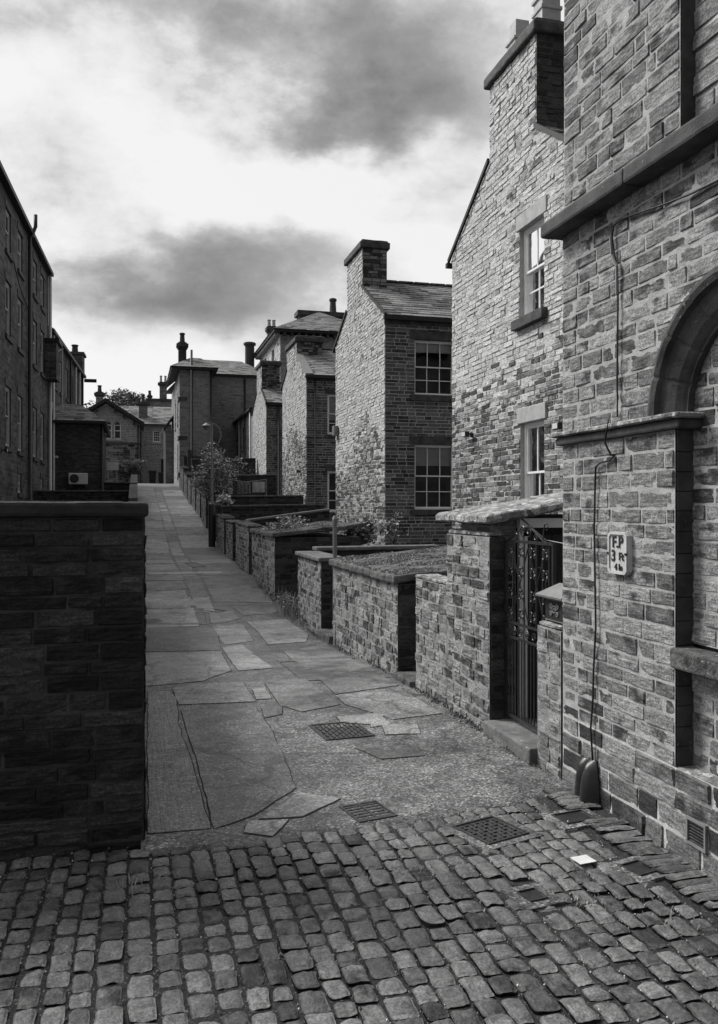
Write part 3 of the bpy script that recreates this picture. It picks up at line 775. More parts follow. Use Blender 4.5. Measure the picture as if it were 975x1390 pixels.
while x > -4.6:
    wd = rr.uniform(.078, .106); y = .9 + rr.uniform(0, .15); ph = rr.uniform(0, 9)
    while True:
        L = rr.uniform(.082, .155); xc = x - wd / 2; off = .05 * noise.noise(Vector((x * .6, y * .7, 2)))
        top = yb(xc) if xc > .04 else 4.30
        if y + L > top - .01:
            if top - y > .07: L = top - y - .015
            else: break
        cy = y + L / 2
        if in_cover(xc + off, cy, wd * .42) or in_cover(xc + off, y + .01, wd * .3) or in_cover(xc + off, y + L - .01, wd * .3):
            if not in_cover(xc + off, y + .025, wd * .42): L = .05; cy = y + .03
            elif not in_cover(xc + off, y + L - .02, wd * .42): y = y + L * .6; continue
            else: y += .03; continue
        z = .004 + .010 * noise.noise(Vector((xc * 2.2, cy * 2.2, 4))) + rr.uniform(-.005, .005)
        far = cy < 1.6 or xc < -1.4
        sett(mb, xc + off, cy, wd - rr.uniform(.008, .014), L - rr.uniform(.004, .010), rr.uniform(-.05, .05), z, rr, 3 if far else 8)
        GAPS.append((xc + off + wd / 2, cy)); y += L + rr.uniform(.006, .016)
        if y > top: break
    x -= wd + rr.uniform(-.002, .006); ci += 1
y = .9
while y < 4.48:
    L = rr.uniform(.058, .085)
    if not in_cover(2.36, y + L / 2): sett(mb, 2.375 + rr.uniform(-.008, .008), y + L / 2, rr.uniform(.19, .225), L - .017, rr.uniform(-.04, .04), .012 + rr.uniform(-.004, .006), rr, 6)
    y += L
o = mb.build('cobbled_road', None, True, kind='structure')
mb = MB()
xs_ = arange(-9, 2.55, .21)
rows = [[(x, (-3 + (yb(x) + .03 + 3) * t)) for x in xs_] for t in arange(0, 1, .02)]
V = [(x, y, -.010 + .006 * noise.noise(Vector((x * 6, y * 6, 0)))) for r_ in rows for x, y in r_]; w = len(xs_)
mb.add(V, [(j*w+i, j*w+i+1, (j+1)*w+i+1, (j+1)*w+i) for j in range(len(rows)-1) for i in range(w-1)], DIRT)
mb.build('road_bed', None, True, kind='structure')
# grit and litter caught in the joints
mb = MB(); rr = random.Random(8)
for _ in range(5000):
    gx, gy = rr.choice(GAPS); gx += rr.gauss(0, .008); gy += rr.uniform(-.1, .1); s = rr.uniform(.0015, .0045) * (1.6 if rr.random() < .05 else 1); z = -.004 + rr.uniform(0, .009)
    if gy < 1.7 or gx < -1.2: continue
    mb.add([(gx - s, gy - s, z), (gx + s, gy - s * .6, z), (gx + s * .8, gy + s, z), (gx - s, gy + s, z), (gx, gy, z + s * 1.4)], [(0, 1, 4), (1, 2, 4), (2, 3, 4), (3, 0, 4)], CONCL if rr.random() < .94 else PAPER)
mb.build('joint_grit', None, kind='stuff')
mb = MB()
for (px, py, n, h) in ((285, 1136, 16, .03), (800, 1225, 40, .035), (880, 1225, 26, .04), (745, 1190, 20, .03), (170, 1200, 22, .05), (905, 1250, 26, .04), (640, 1230, 16, .03), (560, 1180, 14, .03)):
    c = gpt(px, py); weeds(mb, (c[0], c[1], -.01), n, h, (.06, .05), px)
mb.build('joint_grass', None, kind='stuff')
# ------------------------------------------------------------------ the corner building on the right (its wall stands on the plane X = 2.5)
T = thing('corner_building', (2.5, 3.5, 0), 'big dressed stone building at the right edge with blind arch and string course', 'building')
f = FX; f25 = frX(2.5)
# recessed niche 0.09 behind the wall face
nich = [(3.54, .41), (3.54, 2.07)] + [(3.08 + .46 * math.cos(a), 2.07 + .46 * math.sin(a)) for a in [PI * i / 18 for i in range(1, 18)]] + [(2.62, 2.07), (2.62, .41)]
outer_arch = [(3.54, .41), (3.54, 2.03), (3.715, 2.075)] + [(3.08 + .635 * math.cos(a), 2.07 + .635 * math.sin(a)) for a in [PI * i / 20 for i in range(1, 20)]] + [(2.445, 2.075), (2.62, 2.03), (2.62, .41)]
mb = MB()
stones(mb, f25, rect(1.6, 4.645, -.05, .41), [rect(3.30, 3.43, .10, .215)], (.105, .13), (.20, .36), .010, (.006, .018), 3, S_PLINTH, MORTAR, 3)
mb.build('plinth', T)
mb = MB()
stones(mb, f25, [(1.6, .41), (2.62, .41)] + list(reversed(outer_arch))[1:-1] + [(3.54, .41), (4.645, .41), (4.645, 3.30), (1.6, 3.30)], [], (.074, .100), (.13, .33), .007, (.0035, .011), 3, S_NEAR, MORTAR_N, 4, amp=.005, crit=(2.03, 2.10))
mb.build('wall', T)
mb = MB()
stones(mb, f25, rect(3.50, 4.63, 3.37, 6.2), [], (.074, .100), (.13, .33), .007, (.0035, .011), 3, S_NEAR, MORTAR_N, 5, amp=.005)
stones(mb, frX(2.58), rect(1.6, 3.50, 3.37, 6.2), [], (.1, .12), (.18, .36), .012, (.005, .020), 2, S_NEAR, MORTAR, 6)
mb.box(W, 2.502, 2.6, 3.495, 3.50, 3.37, 6.2, DRESS)
mb.build('upper_wall', T)
mb = MB()
stones(mb, frX(2.60), rect(2.6, 3.56, .40, 2.72), [rect(2.60, 3.55, .86, 1.0)], (.074, .100), (.13, .33), .007, (.0035, .011), 3, S_NEAR, MORTAR_N, 7)
mb.build('niche_wall', T)
ff_ = Fr((0, 0, 0), (0, 1, 0), (-1, 0, 0))
rr = random.Random(4)
for yy, sg in ((3.54, -1), (2.62, 1)):
    mb = MB(); z = .41
    while z < 2.0:
        h = rr.uniform(.09, .12); h = min(h, 2.03 - z)
        fr_ = Fr((0, yy, 0), (1, 0, 0), (0, sg, 0)); mb.rbox(fr_, 2.505, 2.603, -.02, .004, z + .001, z + h - .001, DRESS, .05, .003, .003)
        z += h
    mb.build('niche_jamb', T)
mb = MB(); mb.rbox(ff_, 2.60, 3.56, -2.62, -2.502, .34, .413, SLAB, .05, .004, .006); mb.build('niche_ledge', T)
mb = MB(); mb.rbox(Fr((0, 0, 0), (0, 1, 0), (-1, 0, 0)), 2.64, 3.56, -2.60, -2.475, .885, .985, SLAB_DARK, .05, .005, .008); mb.build('niche_sill', T)
# arch moulding: swept profile (radius, X)
prof = [(.640, 2.50), (.640, 2.462), (.612, 2.452), (.585, 2.462), (.575, 2.490), (.53, 2.505), (.50, 2.520), (.475, 2.545), (.465, 2.56), (.455, 2.56), (.455, 2.61), (.56, 2.61)]
mb = MB(); V = []; n = 72; k = len(prof)
for i in range(n + 1):
    a = PI * (i + (.35 if i % 8 == 7 else -.35 if i % 8 == 1 else 0)) / n
    for j, (rad, X) in enumerate(prof):
        p = Vector((X, 3.08 + rad * math.cos(a), 2.085 + rad * math.sin(a))); q = noise.noise(p * 16) * .003; V.append((p.x + q + (.006 if i % 8 == 0 and j < 10 else 0), p.y, p.z))
mb.add(V, [(i*k + j, i*k + j + 1, (i+1)*k + j + 1, (i+1)*k + j) for i in range(n) for j in range(k - 1)], DRESS)
mb.build('arch_moulding', T)
mb = MB(); ff = Fr((0, 0, 0), (0, 1, 0), (-1, 0, 0))
mb.rbox(ff, 3.47, 4.685, -2.62, -2.462, 2.028, 2.075, DRESS, .07, .003, .008); mb.rbox(ff, 3.45, 4.70, -2.62, -2.435, 2.077, 2.105, SLAB, .05, .003, .008)
mb.build('impost_band', T); mb = MB()
mb.rbox(ff, 1.6, 2.69, -2.62, -2.462, 2.028, 2.075, DRESS, .07, .003, .008); mb.rbox(ff, 1.6, 2.71, -2.62, -2.435, 2.077, 2.105, SLAB, .05, .003, .008)
mb.build('impost_band', T)
mb = MB()
mb.rbox(ff, 3.80, 4.70, -2.60, -2.37, 3.285, 3.375, DRESS, .07, .003, .010); mb.build('string_course', T); mb = MB(); mb.rbox(ff, 1.4, 3.797, -2.60, -2.37, 3.285, 3.375, DRESS, .07, .003, .010)
mb.build('string_course', T)
mb = MB(); mb.box(W, 2.63, 7, -3.5, 1.59, -.1, 7, WALL_FAR); mb.box(W, 2.66, 7, 1.59, 4.63, -.1, 7, WALL_FAR); mb.build('building_core', T)
# corner edge stones returning round the far corner
mb = MB(); z = -.05; rr = random.Random(9); fr_ = Fr((0, 4.64, 0), (1, 0, 0), (0, 1, 0))
while z < 6.1:
    h = rr.uniform(.1, .12); mb.rbox(fr_, 2.50, 2.66, -.03, .004, z + .004, z + h - .004, S_NEAR, .08, .004, .006); z += h
mb.build('corner_quoin', T)

# vent grille
t = thing('air_vent', (2.49, 3.36, .1), 'small iron louvred air vent low in the right hand wall', 'vent')
mb = MB()
for q in ((3.295, 3.435, .205, .217), (3.295, 3.435, .093, .105), (3.295, 3.306, .105, .205), (3.424, 3.435, .105, .205)): mb.box(ff, q[0], q[1], -2.52, -2.478, q[2], q[3], LEADM)
mb.build('frame', t)
mb = MB()
for i in range(7):
    z = .109 + i * .0142; mb.add([ff.p(3.306, -2.483, z), ff.p(3.424, -2.483, z), ff.p(3.424, -2.505, z + .010), ff.p(3.306, -2.505, z + .010), ff.p(3.306, -2.483, z + .003), ff.p(3.424, -2.483, z + .003)], [(0, 1, 2, 3), (0, 1, 5, 4), (4, 5, 2, 3)], CASTIRON)
mb.build('louvres', t)
mb = MB(); mb.box(ff, 3.30, 3.43, -2.56, -2.53, .10, .21, ROOM); mb.build('duct', t)

# hydrant plate with chamfered corners
t = thing('hydrant_sign', (2.48, 4.0, 1.31), 'worn white metal plate reading F.P 3 Ft 4 In screwed to the corner wall', 'sign')
def cham(u0, u1, z0, z1, c): return [(u0 + c, z0), (u1 - c, z0), (u1, z0 + c), (u1, z1 - c), (u1 - c, z1), (u0 + c, z1), (u0, z1 - c), (u0, z0 + c)]
mb = MB()
def prism(mb, fr, pl, n0, n1, mat):
    k = len(pl); V = [fr.p(u, n0, z) for u, z in pl] + [fr.p(u, n1, z) for u, z in pl]
    mb.add(V, [tuple(range(k)), tuple(range(k, 2 * k))] + [(i, (i + 1) % k, k + (i + 1) % k, k + i) for i in range(k)], mat)
prism(mb, ff, cham(3.900, 4.085, 1.300, 1.525, .018), -2.495, -2.468, ENAMEL); mb.build('plate', t)
mb = MB(); o_ = cham(3.902, 4.083, 1.302, 1.523, .018); i_ = cham(3.914, 4.071, 1.314, 1.511, .016); k = 8
V = [ff.p(u, -2.467, z) for u, z in o_] + [ff.p(u, -2.460, z) for u, z in o_] + [ff.p(u, -2.460, z) for u, z in i_] + [ff.p(u, -2.467, z) for u, z in i_]
mb.add(V, [(a*k + i, a*k + (i + 1) % k, (a+1)*k + (i + 1) % k, (a+1)*k + i) for a in range(3) for i in range(k)], ENAMEL); mb.build('raised_rim', t)
def text_mesh(s, size, fr, u, n, z, mat, name, parent, depth=.003, sx=1.):
    cu = bpy.data.curves.new('txt', 'FONT'); cu.body = s; cu.size = size; cu.extrude = depth; cu.offset = size * .012; cu.align_x = 'CENTER'
    ob = bpy.data.objects.new('txt', cu); COL.objects.link(ob); dg = bpy.context.evaluated_depsgraph_get(); me = bpy.data.meshes.new_from_object(ob.evaluated_get(dg))
    mb = MB(); mb.add([fr.p(u - v.co.x * sx, n + v.co.z, z + v.co.y) for v in me.vertices], [tuple(p.vertices) for p in me.polygons], mat)
    bpy.data.objects.remove(ob); bpy.data.curves.remove(cu); return mb.build(name, parent)
text_mesh('F.P', .088, ff, 3.994, -2.466, 1.442, SIGNINK, 'lettering', t, sx=1.0)
text_mesh('3', .085, ff, 4.034, -2.466, 1.370, SIGNINK, 'lettering', t, sx=1.)
text_mesh('Ft', .060, ff, 3.958, -2.466, 1.376, SIGNINK, 'lettering', t, sx=1.)
text_mesh('4 In', .050, ff, 3.985, -2.466, 1.322, SIGNINK, 'lettering', t, sx=1.)
for u in (3.907, 4.078): mb = MB(); mb.tube([ff.p(u, -2.47, 1.41), ff.p(u, -2.455, 1.41)], .007, RUBBER, 8); mb.build('screw', t)

# black cable down the wall
def wallpts(L): return [tuple(gX(px, py, 2.5 - .022) + Vector((0, 0, 0))) for px, py in L]
cab = wallpts([(975, 245), (940, 262), (905, 276), (870, 288), (845, 297), (833, 306), (831, 322), (834, 345), (838, 362), (839, 400), (838.5, 460), (838, 520), (838, 566)])
c2 = [(x - .05, y, z) for x, y, z in wallpts([(834, 590), (833, 602)])]
c3 = wallpts([(835, 618), (828, 625), (815, 628), (809, 634), (808, 660), (807, 720), (808, 790), (809, 850), (806, 910), (805, 950), (802, 990), (805, 1035), (800, 1045)])
mb = MB(); mb.tube(cab + [(2.43, *cab[-1][1:])] + c2 + [(2.455, c3[0][1], c3[0][2])] + c3, .0055, RUBBER, 6)
o = mb.build('cable', None, True, at=c3[-1]); tag(o, 'thin black cable sagging down the face of the corner wall', 'cable')
mb = MB(); L = cab[6:10]; mb.tube([(p[0] - .008, p[1] + .012 * math.sin(i * 2), p[2]) for i, p in enumerate(L)], .008, LEADM, 6)
o.name = 'cable'; mb.build('cable_sleeve', o)

# black guard at its foot: two leaning curved plates
t = thing('cable_guard', (2.44, 4.38, 0), 'black flared plastic guard standing at the foot of the corner wall', 'cable guard')
def shell(y0, y1, top_y, ztop, out, bulge, lean, name):
    V = []; n = 10; m = 9
    for j in range(m + 1):
        tt = j / m; z = ztop * tt; wv = math.sqrt(max(0, 1 - tt ** 2.6)); a = y0 + (top_y - .035 - y0) * tt ** 2.2; b = y1 + (top_y + .045 - y1) * tt ** 2.2
        for i in range(n + 1):
            s_ = i / n; y = a + (b - a) * s_; V.append((2.492 - .012 - bulge * math.sin(PI * s_) * wv - out * (1 - tt) * s_ * (1 - s_) , y, z + .003))
    mb = MB(); w = n + 1; F = [(j*w+i, j*w+i+1, (j+1)*w+i+1, (j+1)*w+i) for j in range(m) for i in range(n)]; mb.add(V, F, RUBBER)
    V2 = [(x + .02 * (1 if 0 < (i % w) < n else 0), y, z) for i, (x, y, z) in enumerate(V)]; mb.add(V2, F, RUBBER); mb.build(name, t, True)
shell(4.20, 4.335, 4.27, .235, .05, .07, 0, 'front_shell'); shell(4.31, 4.43, 4.36, .22, .02, .05, 0, 'rear_shell')

# ------------------------------------------------------------------ walls along the right of the alley
GY = 'stone yard walls along the right of the alley'
def yard_wall(label, y0, y1, ztop, cope=None, zb=None, thick=.28, q=2, seed=1, mat=None, mort=None, X=2.5, ends=True, group=GY, name='yard_wall', sag=0, ln=(.10, .28), ch=(.065, .10)):
    mat = mat or S_YARD; mort = mort or MORTAR_OLD; zb0 = min(zg(y0), zg(y1)) - .08 if zb is None else zb
    t = thing(name, (X + thick / 2, y0, zg(y0)), label, 'wall', group)
    mb = MB(); fr = frX(X)
    stones(mb, fr, [(y0, zb0), (y1, zb0), (y1, ztop + sag), (y0, ztop)], [], ch, ln, .010, (.003, .014), q, mat, mort, seed, amp=.009)
    stones(mb, frY(y0), rect(X, X + thick, zb0, ztop), [], ch, (.12, .28), .011, (.003, .012), min(q, 2), S_DARK if mat is S_YARD else mat, MORTAR_SOOT_SHADE, seed + 50)  # viewer-side end set darker than the face: shade in the colour, with soot
    stones(mb, Fr((0, y1, 0), (1, 0, 0), (0, 1, 0)), rect(X, X + thick, zb0, ztop + sag), [], ch, (.12, .28), .011, (.003, .012), 1, mat, mort, seed + 60)
    mb.box(W, X + .004, X + thick, y0 + .004, y1 - .004, zb0, ztop + min(sag, 0) - .001, mort)
    mb.build('stonework', t)
    if cope:
        hh, ov, cm, rag = cope; mb = MB(); y = y0 - ov; rr = random.Random(seed)
        while y < y1 + ov - .05:
            L = min(rr.uniform(.45, .75), y1 + ov - y)
            if y1 + ov - y - L < .25: L = y1 + ov - y
            zz = ztop + sag * (y - y0) / max(.1, y1 - y0)
            mb.rbox(ff, y + .004, y + L - .004, -(X + thick + ov), -(X - ov), zz + .002, zz + hh * rr.uniform(.9, 1.1), cm, .05, rag, .012); y += L
        mb.build('coping', t)
    return t
# low wall between gate and corner building
yard_wall('low stone wall between the iron gate and the corner building', 4.67, 4.98, .90, (.03, .0, SLAB, .006), q=3, seed=31, thick=.24)
yard_wall('tall stone pier left of the iron gate under the slab roof', 5.75, 6.62, 1.44, (.035, .0, SLAB, .006), q=3, seed=32, thick=.12)
yard_wall('ragged topped low wall between the tall gate pier and the narrow dark doorway', 6.63, 7.43, 1.01, (.03, .01, SLAB, .014), q=3, seed=33, thick=.2)
# outhouse behind the gate
t = thing('outhouse', (3.1, 6.2, 0), 'stone outhouse behind the iron gate with thick slab roof and dark plank door', 'outhouse')
mb = MB(); stones(mb, frY(5.87), rect(2.62, 2.76, -.05, 1.60), [], (.09, .12), (.12, .2), .01, (.003, .01), 2, S_PLINTH, MORTAR_OLD, 41)
stones(mb, frX(2.625), rect(5.87, 6.62, 1.40, 1.60), [], (.09, .12), (.12, .3), .01, (.003, .01), 2, S_PLINTH, MORTAR_OLD, 42)
mb.box(W, 2.64, 4.2, 6.5, 6.64, -.05, 1.6, MORTAR_OLD); mb.box(W, 2.64, 2.76, 5.88, 6.5, -.05, 1.6, MORTAR_OLD)
mb.box(W, 3.75, 4.2, 5.87, 6.5, -.05, 1.66, WALL_BRICK); mb.build('wall', t)
mb = MB(); mb.rbox(Fr((0, 0, 0), (1, 0, 0), (0, 1, 0)), 2.43, 4.3, 5.66, 6.74, 1.535, 1.61, SLAB, .05, .012, .02, zfun=lambda u, n: (u - 2.43) * .155 + (.02 * noise.noise(Vector((u * 3, n * 3, 0)))))
mb.build('slab_roof', t)
mb = MB(); mb.box(W, 2.765, 3.75, 5.80, 5.86, 1.505, 1.575, WHITE); mb.build('fascia', t)
mb = MB(); mb.box(W, 2.775, 2.805, 5.83, 5.87, 0, 1.505, WHITE); mb.build('door_post', t); mb = MB(); mb.box(W, 2.822, 2.845, 5.84, 5.87, 0, 1.44, WHITE); mb.build('door_post', t)
mb = MB()
for i in range(8): mb.box(W, 2.86 + i * .105, 2.86 + i * .105 + .098, 5.875 + (.004 if i % 2 else 0), 5.90, .02, 1.45, DOORM)
mb.box(W, 2.77, 3.75, 5.905, 5.95, 0, 1.5, ROOM)
d = mb.build('door', t); mb = MB(); mb.tube([(2.93, 5.85, 1.20), (2.96, 5.85, 1.20)], .006, GALV, 6); mb.build('door_bolt', d); mb = MB(); mb.tube([(3.0, 5.855, 1.02), (3.0, 5.855, 1.10)], .005, GALV, 6); mb.build('latch', d)
mb = MB(); mb.tube([(2.77, 5.79, 1.575), (2.87, 5.60, 1.42)], .006, GALV, 6); mb.build('door_stay', t)
mb = MB(); mb.tube([(2.87, 5.60, 1.42), (2.80, 5.2, 1.412), (2.70, 4.85, 1.40), (2.6, 4.66, 1.395), (2.485, 4.6, 1.385)], .003, PIPEW, 5)
o = mb.build('wire', None, at=(2.87, 5.6, 1.42)); tag(o, 'thin pale wire stretched from the gate top to the corner wall', 'wire')

# gate
G = thing('iron_gate', (2.62, 5.4, .12), 'tall ornate black wrought iron gate with scrolls in the right hand wall', 'gate')
gx = 2.62
mb = MB(); 
for y in (5.735, 4.995): mb.box(W, gx - .012, gx + .012, y - .010, y + .010, .13, 1.42, IRON)
for z, hh in ((1.405, .012), (.82, .009), (.715, .009), (.145, .012)): mb.box(W, gx - .010, gx + .010, 5.005, 5.725, z, z + hh * 1.6, IRON)
mb.build('frame', G)
mb = MB()
for i in range(15):
    y = 5.03 + i * .049; mb.tube([(gx, y, .15), (gx, y, .718)], .0055, IRON, 5)
for i in range(8):
    y = 5.06 + i * .092; mb.tube([(gx, y, .83), (gx, y, 1.41)], .0055, IRON, 5)
mb.build('bars', G)
def spiral(c, r0, turns, a0, sgn, k=22):
    return [(gx - .003, c[0] + sgn * r0 * (1 - .8 * i / k) * math.cos(a0 + turns * 2 * PI * i / k), c[1] + r0 * (1 - .8 * i / k) * math.sin(a0 + turns * 2 * PI * i / k)) for i in range(k + 1)]
mb = MB()
for y in (5.11, 5.29, 5.47, 5.65):
    for z in (.90, 1.04, 1.20, 1.34):
        for s_ in (-1, 1): mb.tube(spiral((y + s_ * .022, z + .022), .020, 1.3, -PI / 2, s_), .0042, IRON, 5); mb.tube(spiral((y + s_ * .022, z - .018), .018, 1.3, PI / 2, -s_), .0042, IRON, 5)
for i in range(7):
    y = 5.08 + i * .1; mb.tube(spiral((y, .768), .032, 1.4, PI / 2 * (i % 2), 1 if i % 2 else -1), .0045, IRON, 5)
mb.tube([(gx, 5.10, .83), (gx, 5.37, 1.38), (gx, 5.64, .83)], .005, IRON, 5); mb.tube([(gx, 5.10, 1.39), (gx, 5.37, .86), (gx, 5.64, 1.39)], .005, IRON, 5)
mb.build('scrollwork', G)
mb = MB()
for s_ in (-1, 1):
    mb.tube([(gx, 5.40 + s_ * (.30 - .30 * t_), 1.42 + .10 * math.sin(t_ * PI / 2) ** 1.5) for t_ in [i / 10 for i in range(11)]], .006, IRON, 5)
    mb.tube(spiral((5.40 + s_ * .045, 1.495), .042, 1.5, -PI / 2, s_), .005, IRON, 5); mb.tube(spiral((5.40 + s_ * .15, 1.45), .030, 1.5, -PI / 2, s_), .005, IRON, 5)
mb.tube([(gx, 5.15, 1.42), (gx, 5.14, 1.50), (gx, 5.12, 1.545), (gx, 5.09, 1.55), (gx, 5.075, 1.525), (gx, 5.095, 1.505)], .005, IRON, 5)
mb.build('crest', G)
mb = MB(); mb.rbox(W, 2.44, 2.80, 4.985, 5.745, -.06, .105, COPE, .06, .003, .008); o = mb.build('doorstep', None, at=(2.6, 5.4, 0)); tag(o, 'worn stone threshold step under the iron gate', 'step')
mb = MB(); mb.box(W, 2.81, 5.2, 4.66, 5.86, -.1, .06, GROUND); o = mb.build('yard_floor', None, kind='structure')

# letter box on the low wall
t = thing('letter_box', (2.62, 4.85, .93), 'ornate black metal letter box with sloping lid on the low wall by the gate', 'letter box')
mb = MB(); mb.box(W, 2.545, 2.70, 4.70, 4.965, .935, 1.085, CASTIRON); mb.box(W, 2.538, 2.5445, 4.715, 4.95, .945, 1.075, IRON); mb.build('body', t)
mb = MB(); V = [(2.49, 4.66, 1.088), (2.73, 4.66, 1.088), (2.73, 5.0, 1.088), (2.49, 5.0, 1.088), (2.49, 4.66, 1.10), (2.73, 4.66, 1.10), (2.73, 5.0, 1.10), (2.49, 5.0, 1.10), (2.61, 4.67, 1.175), (2.61, 4.90, 1.175)]
mb.add(V, [(0, 1, 2, 3), (0, 1, 5, 4), (1, 2, 6, 5), (2, 3, 7, 6), (3, 0, 4, 7), (4, 5, 8), (5, 6, 9, 8), (6, 7, 9), (7, 4, 8, 9)], GALV); mb.build('lid', t)
mb = MB(); gx_ = gx; gx = 2.536
for (a, b, r_) in ((4.79, 1.03, .022), (4.87, 1.03, .022), (4.79, .985, .018), (4.87, .985, .018), (4.83, 1.01, .03)):
    for s_ in (-1, 1): mb.tube(spiral((a, b), r_, 1.3, 0, s_), .0035, LEADM, 5)
for q in ((4.715, 4.95, 1.070, 1.078), (4.715, 4.95, .94, .946)): mb.box(W, 2.532, 2.538, q[0], q[1], q[2], q[3], GALV)
mb.build('relief', t); gx = gx_

# doorway, coal house 1
mb = MB(); mb.rbox(W, 2.44, 2.75, 7.45, 7.94, -.1, .05, SLAB_DARK, .06, .006, .012); o = mb.build('doorstep', None, at=(2.6, 7.7, 0)); tag(o, 'stone step in the narrow dark doorway beside the coal house', 'step')
def coal_house(label, y0, y1, ztop, x1, rise, seed, q=2, slab=SLAB_DARK, plants=False, dark=S_DARK, endmat=None):
    t = thing('coal_house', (3.2, y0, zg(y0)), label, 'coal house', 'slab roofed coal houses')
    zb = min(zg(y0), zg(y1)) - .1; mb = MB()
    stones(mb, frX(2.5), rect(y0, y1, zb, ztop), [], (.085, .115), (.10, .28), .010, (.003, .015), q, S_YARD, MORTAR_OLD, seed, amp=.011)
    stones(mb, frY(y0), rect(2.5, x1, zb, ztop), [], (.085, .115), (.16, .34), .011, (.003, .014), 2, endmat or dark, MORTAR_SOOT_SHADE, seed + 1)  # end wall takes the dark stone, so shade is coloured in along with soot
    mb.box(W, 2.504, x1, y0 + .004, y1, zb, ztop, MORTAR_OLD); mb.build('wall', t)
    mb = MB()
    mb.rbox(W, 2.44, x1 + .05, y0 - .05, y1 + .04, ztop + .003, ztop + .085, slab, .05, .007, .012, zfun=lambda u, n: (u - 2.44) * rise + .022 * noise.noise(Vector((u * 2.5, n * 2.5, seed))))
    mb.build('slab_roof', t); return t
def roof_moss(t, x0, x1, y0, y1, z0, rise, n, seed):
    r_ = random.Random(seed); mb = MB()
    for _ in range(n):
        x, y = r_.uniform(x0, x1), r_.uniform(y0, y1)
        if noise.noise(Vector((x * 2.4, y * 2.4, seed))) < -.02: continue
        z = z0 + (x - 2.44) * rise + .022 * noise.noise(Vector((x * 2.5, y * 2.5, seed)))
        s_ = r_.uniform(.006, .022); a = r_.uniform(0, PI); ca, sa = math.cos(a) * s_, math.sin(a) * s_; h = r_.uniform(.004, .02)
        mb.add([(x - ca, y - sa, z), (x + sa, y - ca, z), (x + ca, y + sa, z), (x - sa, y + ca, z), (x, y, z + h)], [(0, 1, 4), (1, 2, 4), (2, 3, 4), (3, 0, 4)], STRAW if r_.random() < .12 else MOSS)
    mb.build('moss', t, kind='stuff')
t_ = coal_house('long coal house with lumpy mossy slab roof right of the narrow gateway', 8.00, 10.83, .90, 4.25, .095, 61, 3)
roof_moss(t_, 2.46, 4.25, 7.98, 10.85, .985, .095, 5200, 61)
mb = MB(); mb.rbox(W, 2.44, 2.78, 10.85, 11.58, -.3, -.03, SLAB_DARK, .08, .006, .012); o = mb.build('doorstep', None, at=(2.6, 11.2, -.1)); tag(o, 'stone step in the gap between coal house and pale coped wall', 'step')
yard_wall('short wall with flat pale coping left of the long coal house', 11.60, 13.34, .90, (.06, .05, COPE, .004), q=2, seed=35, thick=.3)
def cross_wall(label, Y, x0, x1, z0, z1, cope, seed, q=1, mat=None, thick=.24, group='dividing walls between the back yards', zb=None):
    t = thing('dividing_wall', ((x0 + x1) / 2, Y, zg(Y)), label, 'wall', group); zb = zg(Y) - .1 if zb is None else zb
    mb = MB(); stones(mb, frY(Y), [(x0, zb), (x1, zb), (x1, z1), (x0, z0)], [], (.08, .11), (.16, .34), .011, (.003, .014), q, mat or S_DARK, MORTAR_SOOT_SHADE, seed)
    mb.box(W, x0, x1, Y + .004, Y + thick, zb, min(z0, z1) - .002, MORTAR_SOOT_SHADE); mb.build('stonework', t)
    mb = MB(); sl = (z1 - z0) / (x1 - x0)
    mb.rbox(W, x0 - .03, x1, Y - .05, Y + thick + .05, z0 + .003, z0 + .065, cope, .15, .004, .010, zfun=lambda u, n: (u - x0) * sl); mb.build('coping', t)
cross_wall('dark dividing wall with pale coping running back from the short coped wall', 13.38, 2.82, 4.9, .96, .97, COPE, 71)
t_ = coal_house('square coal house with plants on its flat slab roof beyond the weeds', 15.70, 18.9, 1.10, 4.15, .10, 62, 2)
roof_moss(t_, 2.46, 4.15, 15.7, 18.9, 1.185, .10, 2600, 62)
SEG = [(19.5, 22.1, 1.20), (22.9, 24.6, 1.24), (25.2, 27.6, 1.33), (29.1, 31.0, 1.72), (31.9, 34.2, 2.05), (35.0, 37.2, 2.4), (38.0, 40.4, 2.75), (41.2, 43.6, 3.0), (44.4, 47.2, 3.35), (47.9, 51.2, 3.85)]
DS = ['yard wall next beyond the square coal house', 'short yard wall second beyond the square coal house', 'yard wall just before the lamp post', 'yard wall just past the lamp post',
      'yard wall second past the lamp post', 'yard wall third past the lamp post', 'yard wall fourth past the lamp post', 'yard wall fifth past the lamp post', 'yard wall sixth past the lamp post', 'last yard wall against the hip roofed house']
for i, ((a, b, z), d_) in enumerate(zip(SEG, DS)):
    yard_wall('weathered ' + d_, a, b, z, (.06, .03, SLAB_DARK, .006), q=1, seed=80 + i, thick=.3, sag=(zg(b) - zg(a)) * .8)
cross_wall('dark yard wall topped by pale sloping coping behind the square coal house', 22.15, 2.82, 5.0, 1.30, 1.58, COPE, 73)
cross_wall('dark dividing wall behind the lamp post', 28.2, 2.75, 6.2, 1.68, 1.74, SLAB_DARK, 74)
cross_wall('dark dividing wall under the washing line', 32.0, 2.82, 6.2, 2.05, 2.1, SLAB_DARK, 75)
cross_wall('dark dividing wall behind the washing line', 38.5, 2.82, 6.2, 3.05, 3.15, SLAB_DARK, 76)
cross_wall('dark dividing wall near the hip roofed house', 45.5, 2.82, 6.2, 4.2, 4.3, SLAB_DARK, 77)
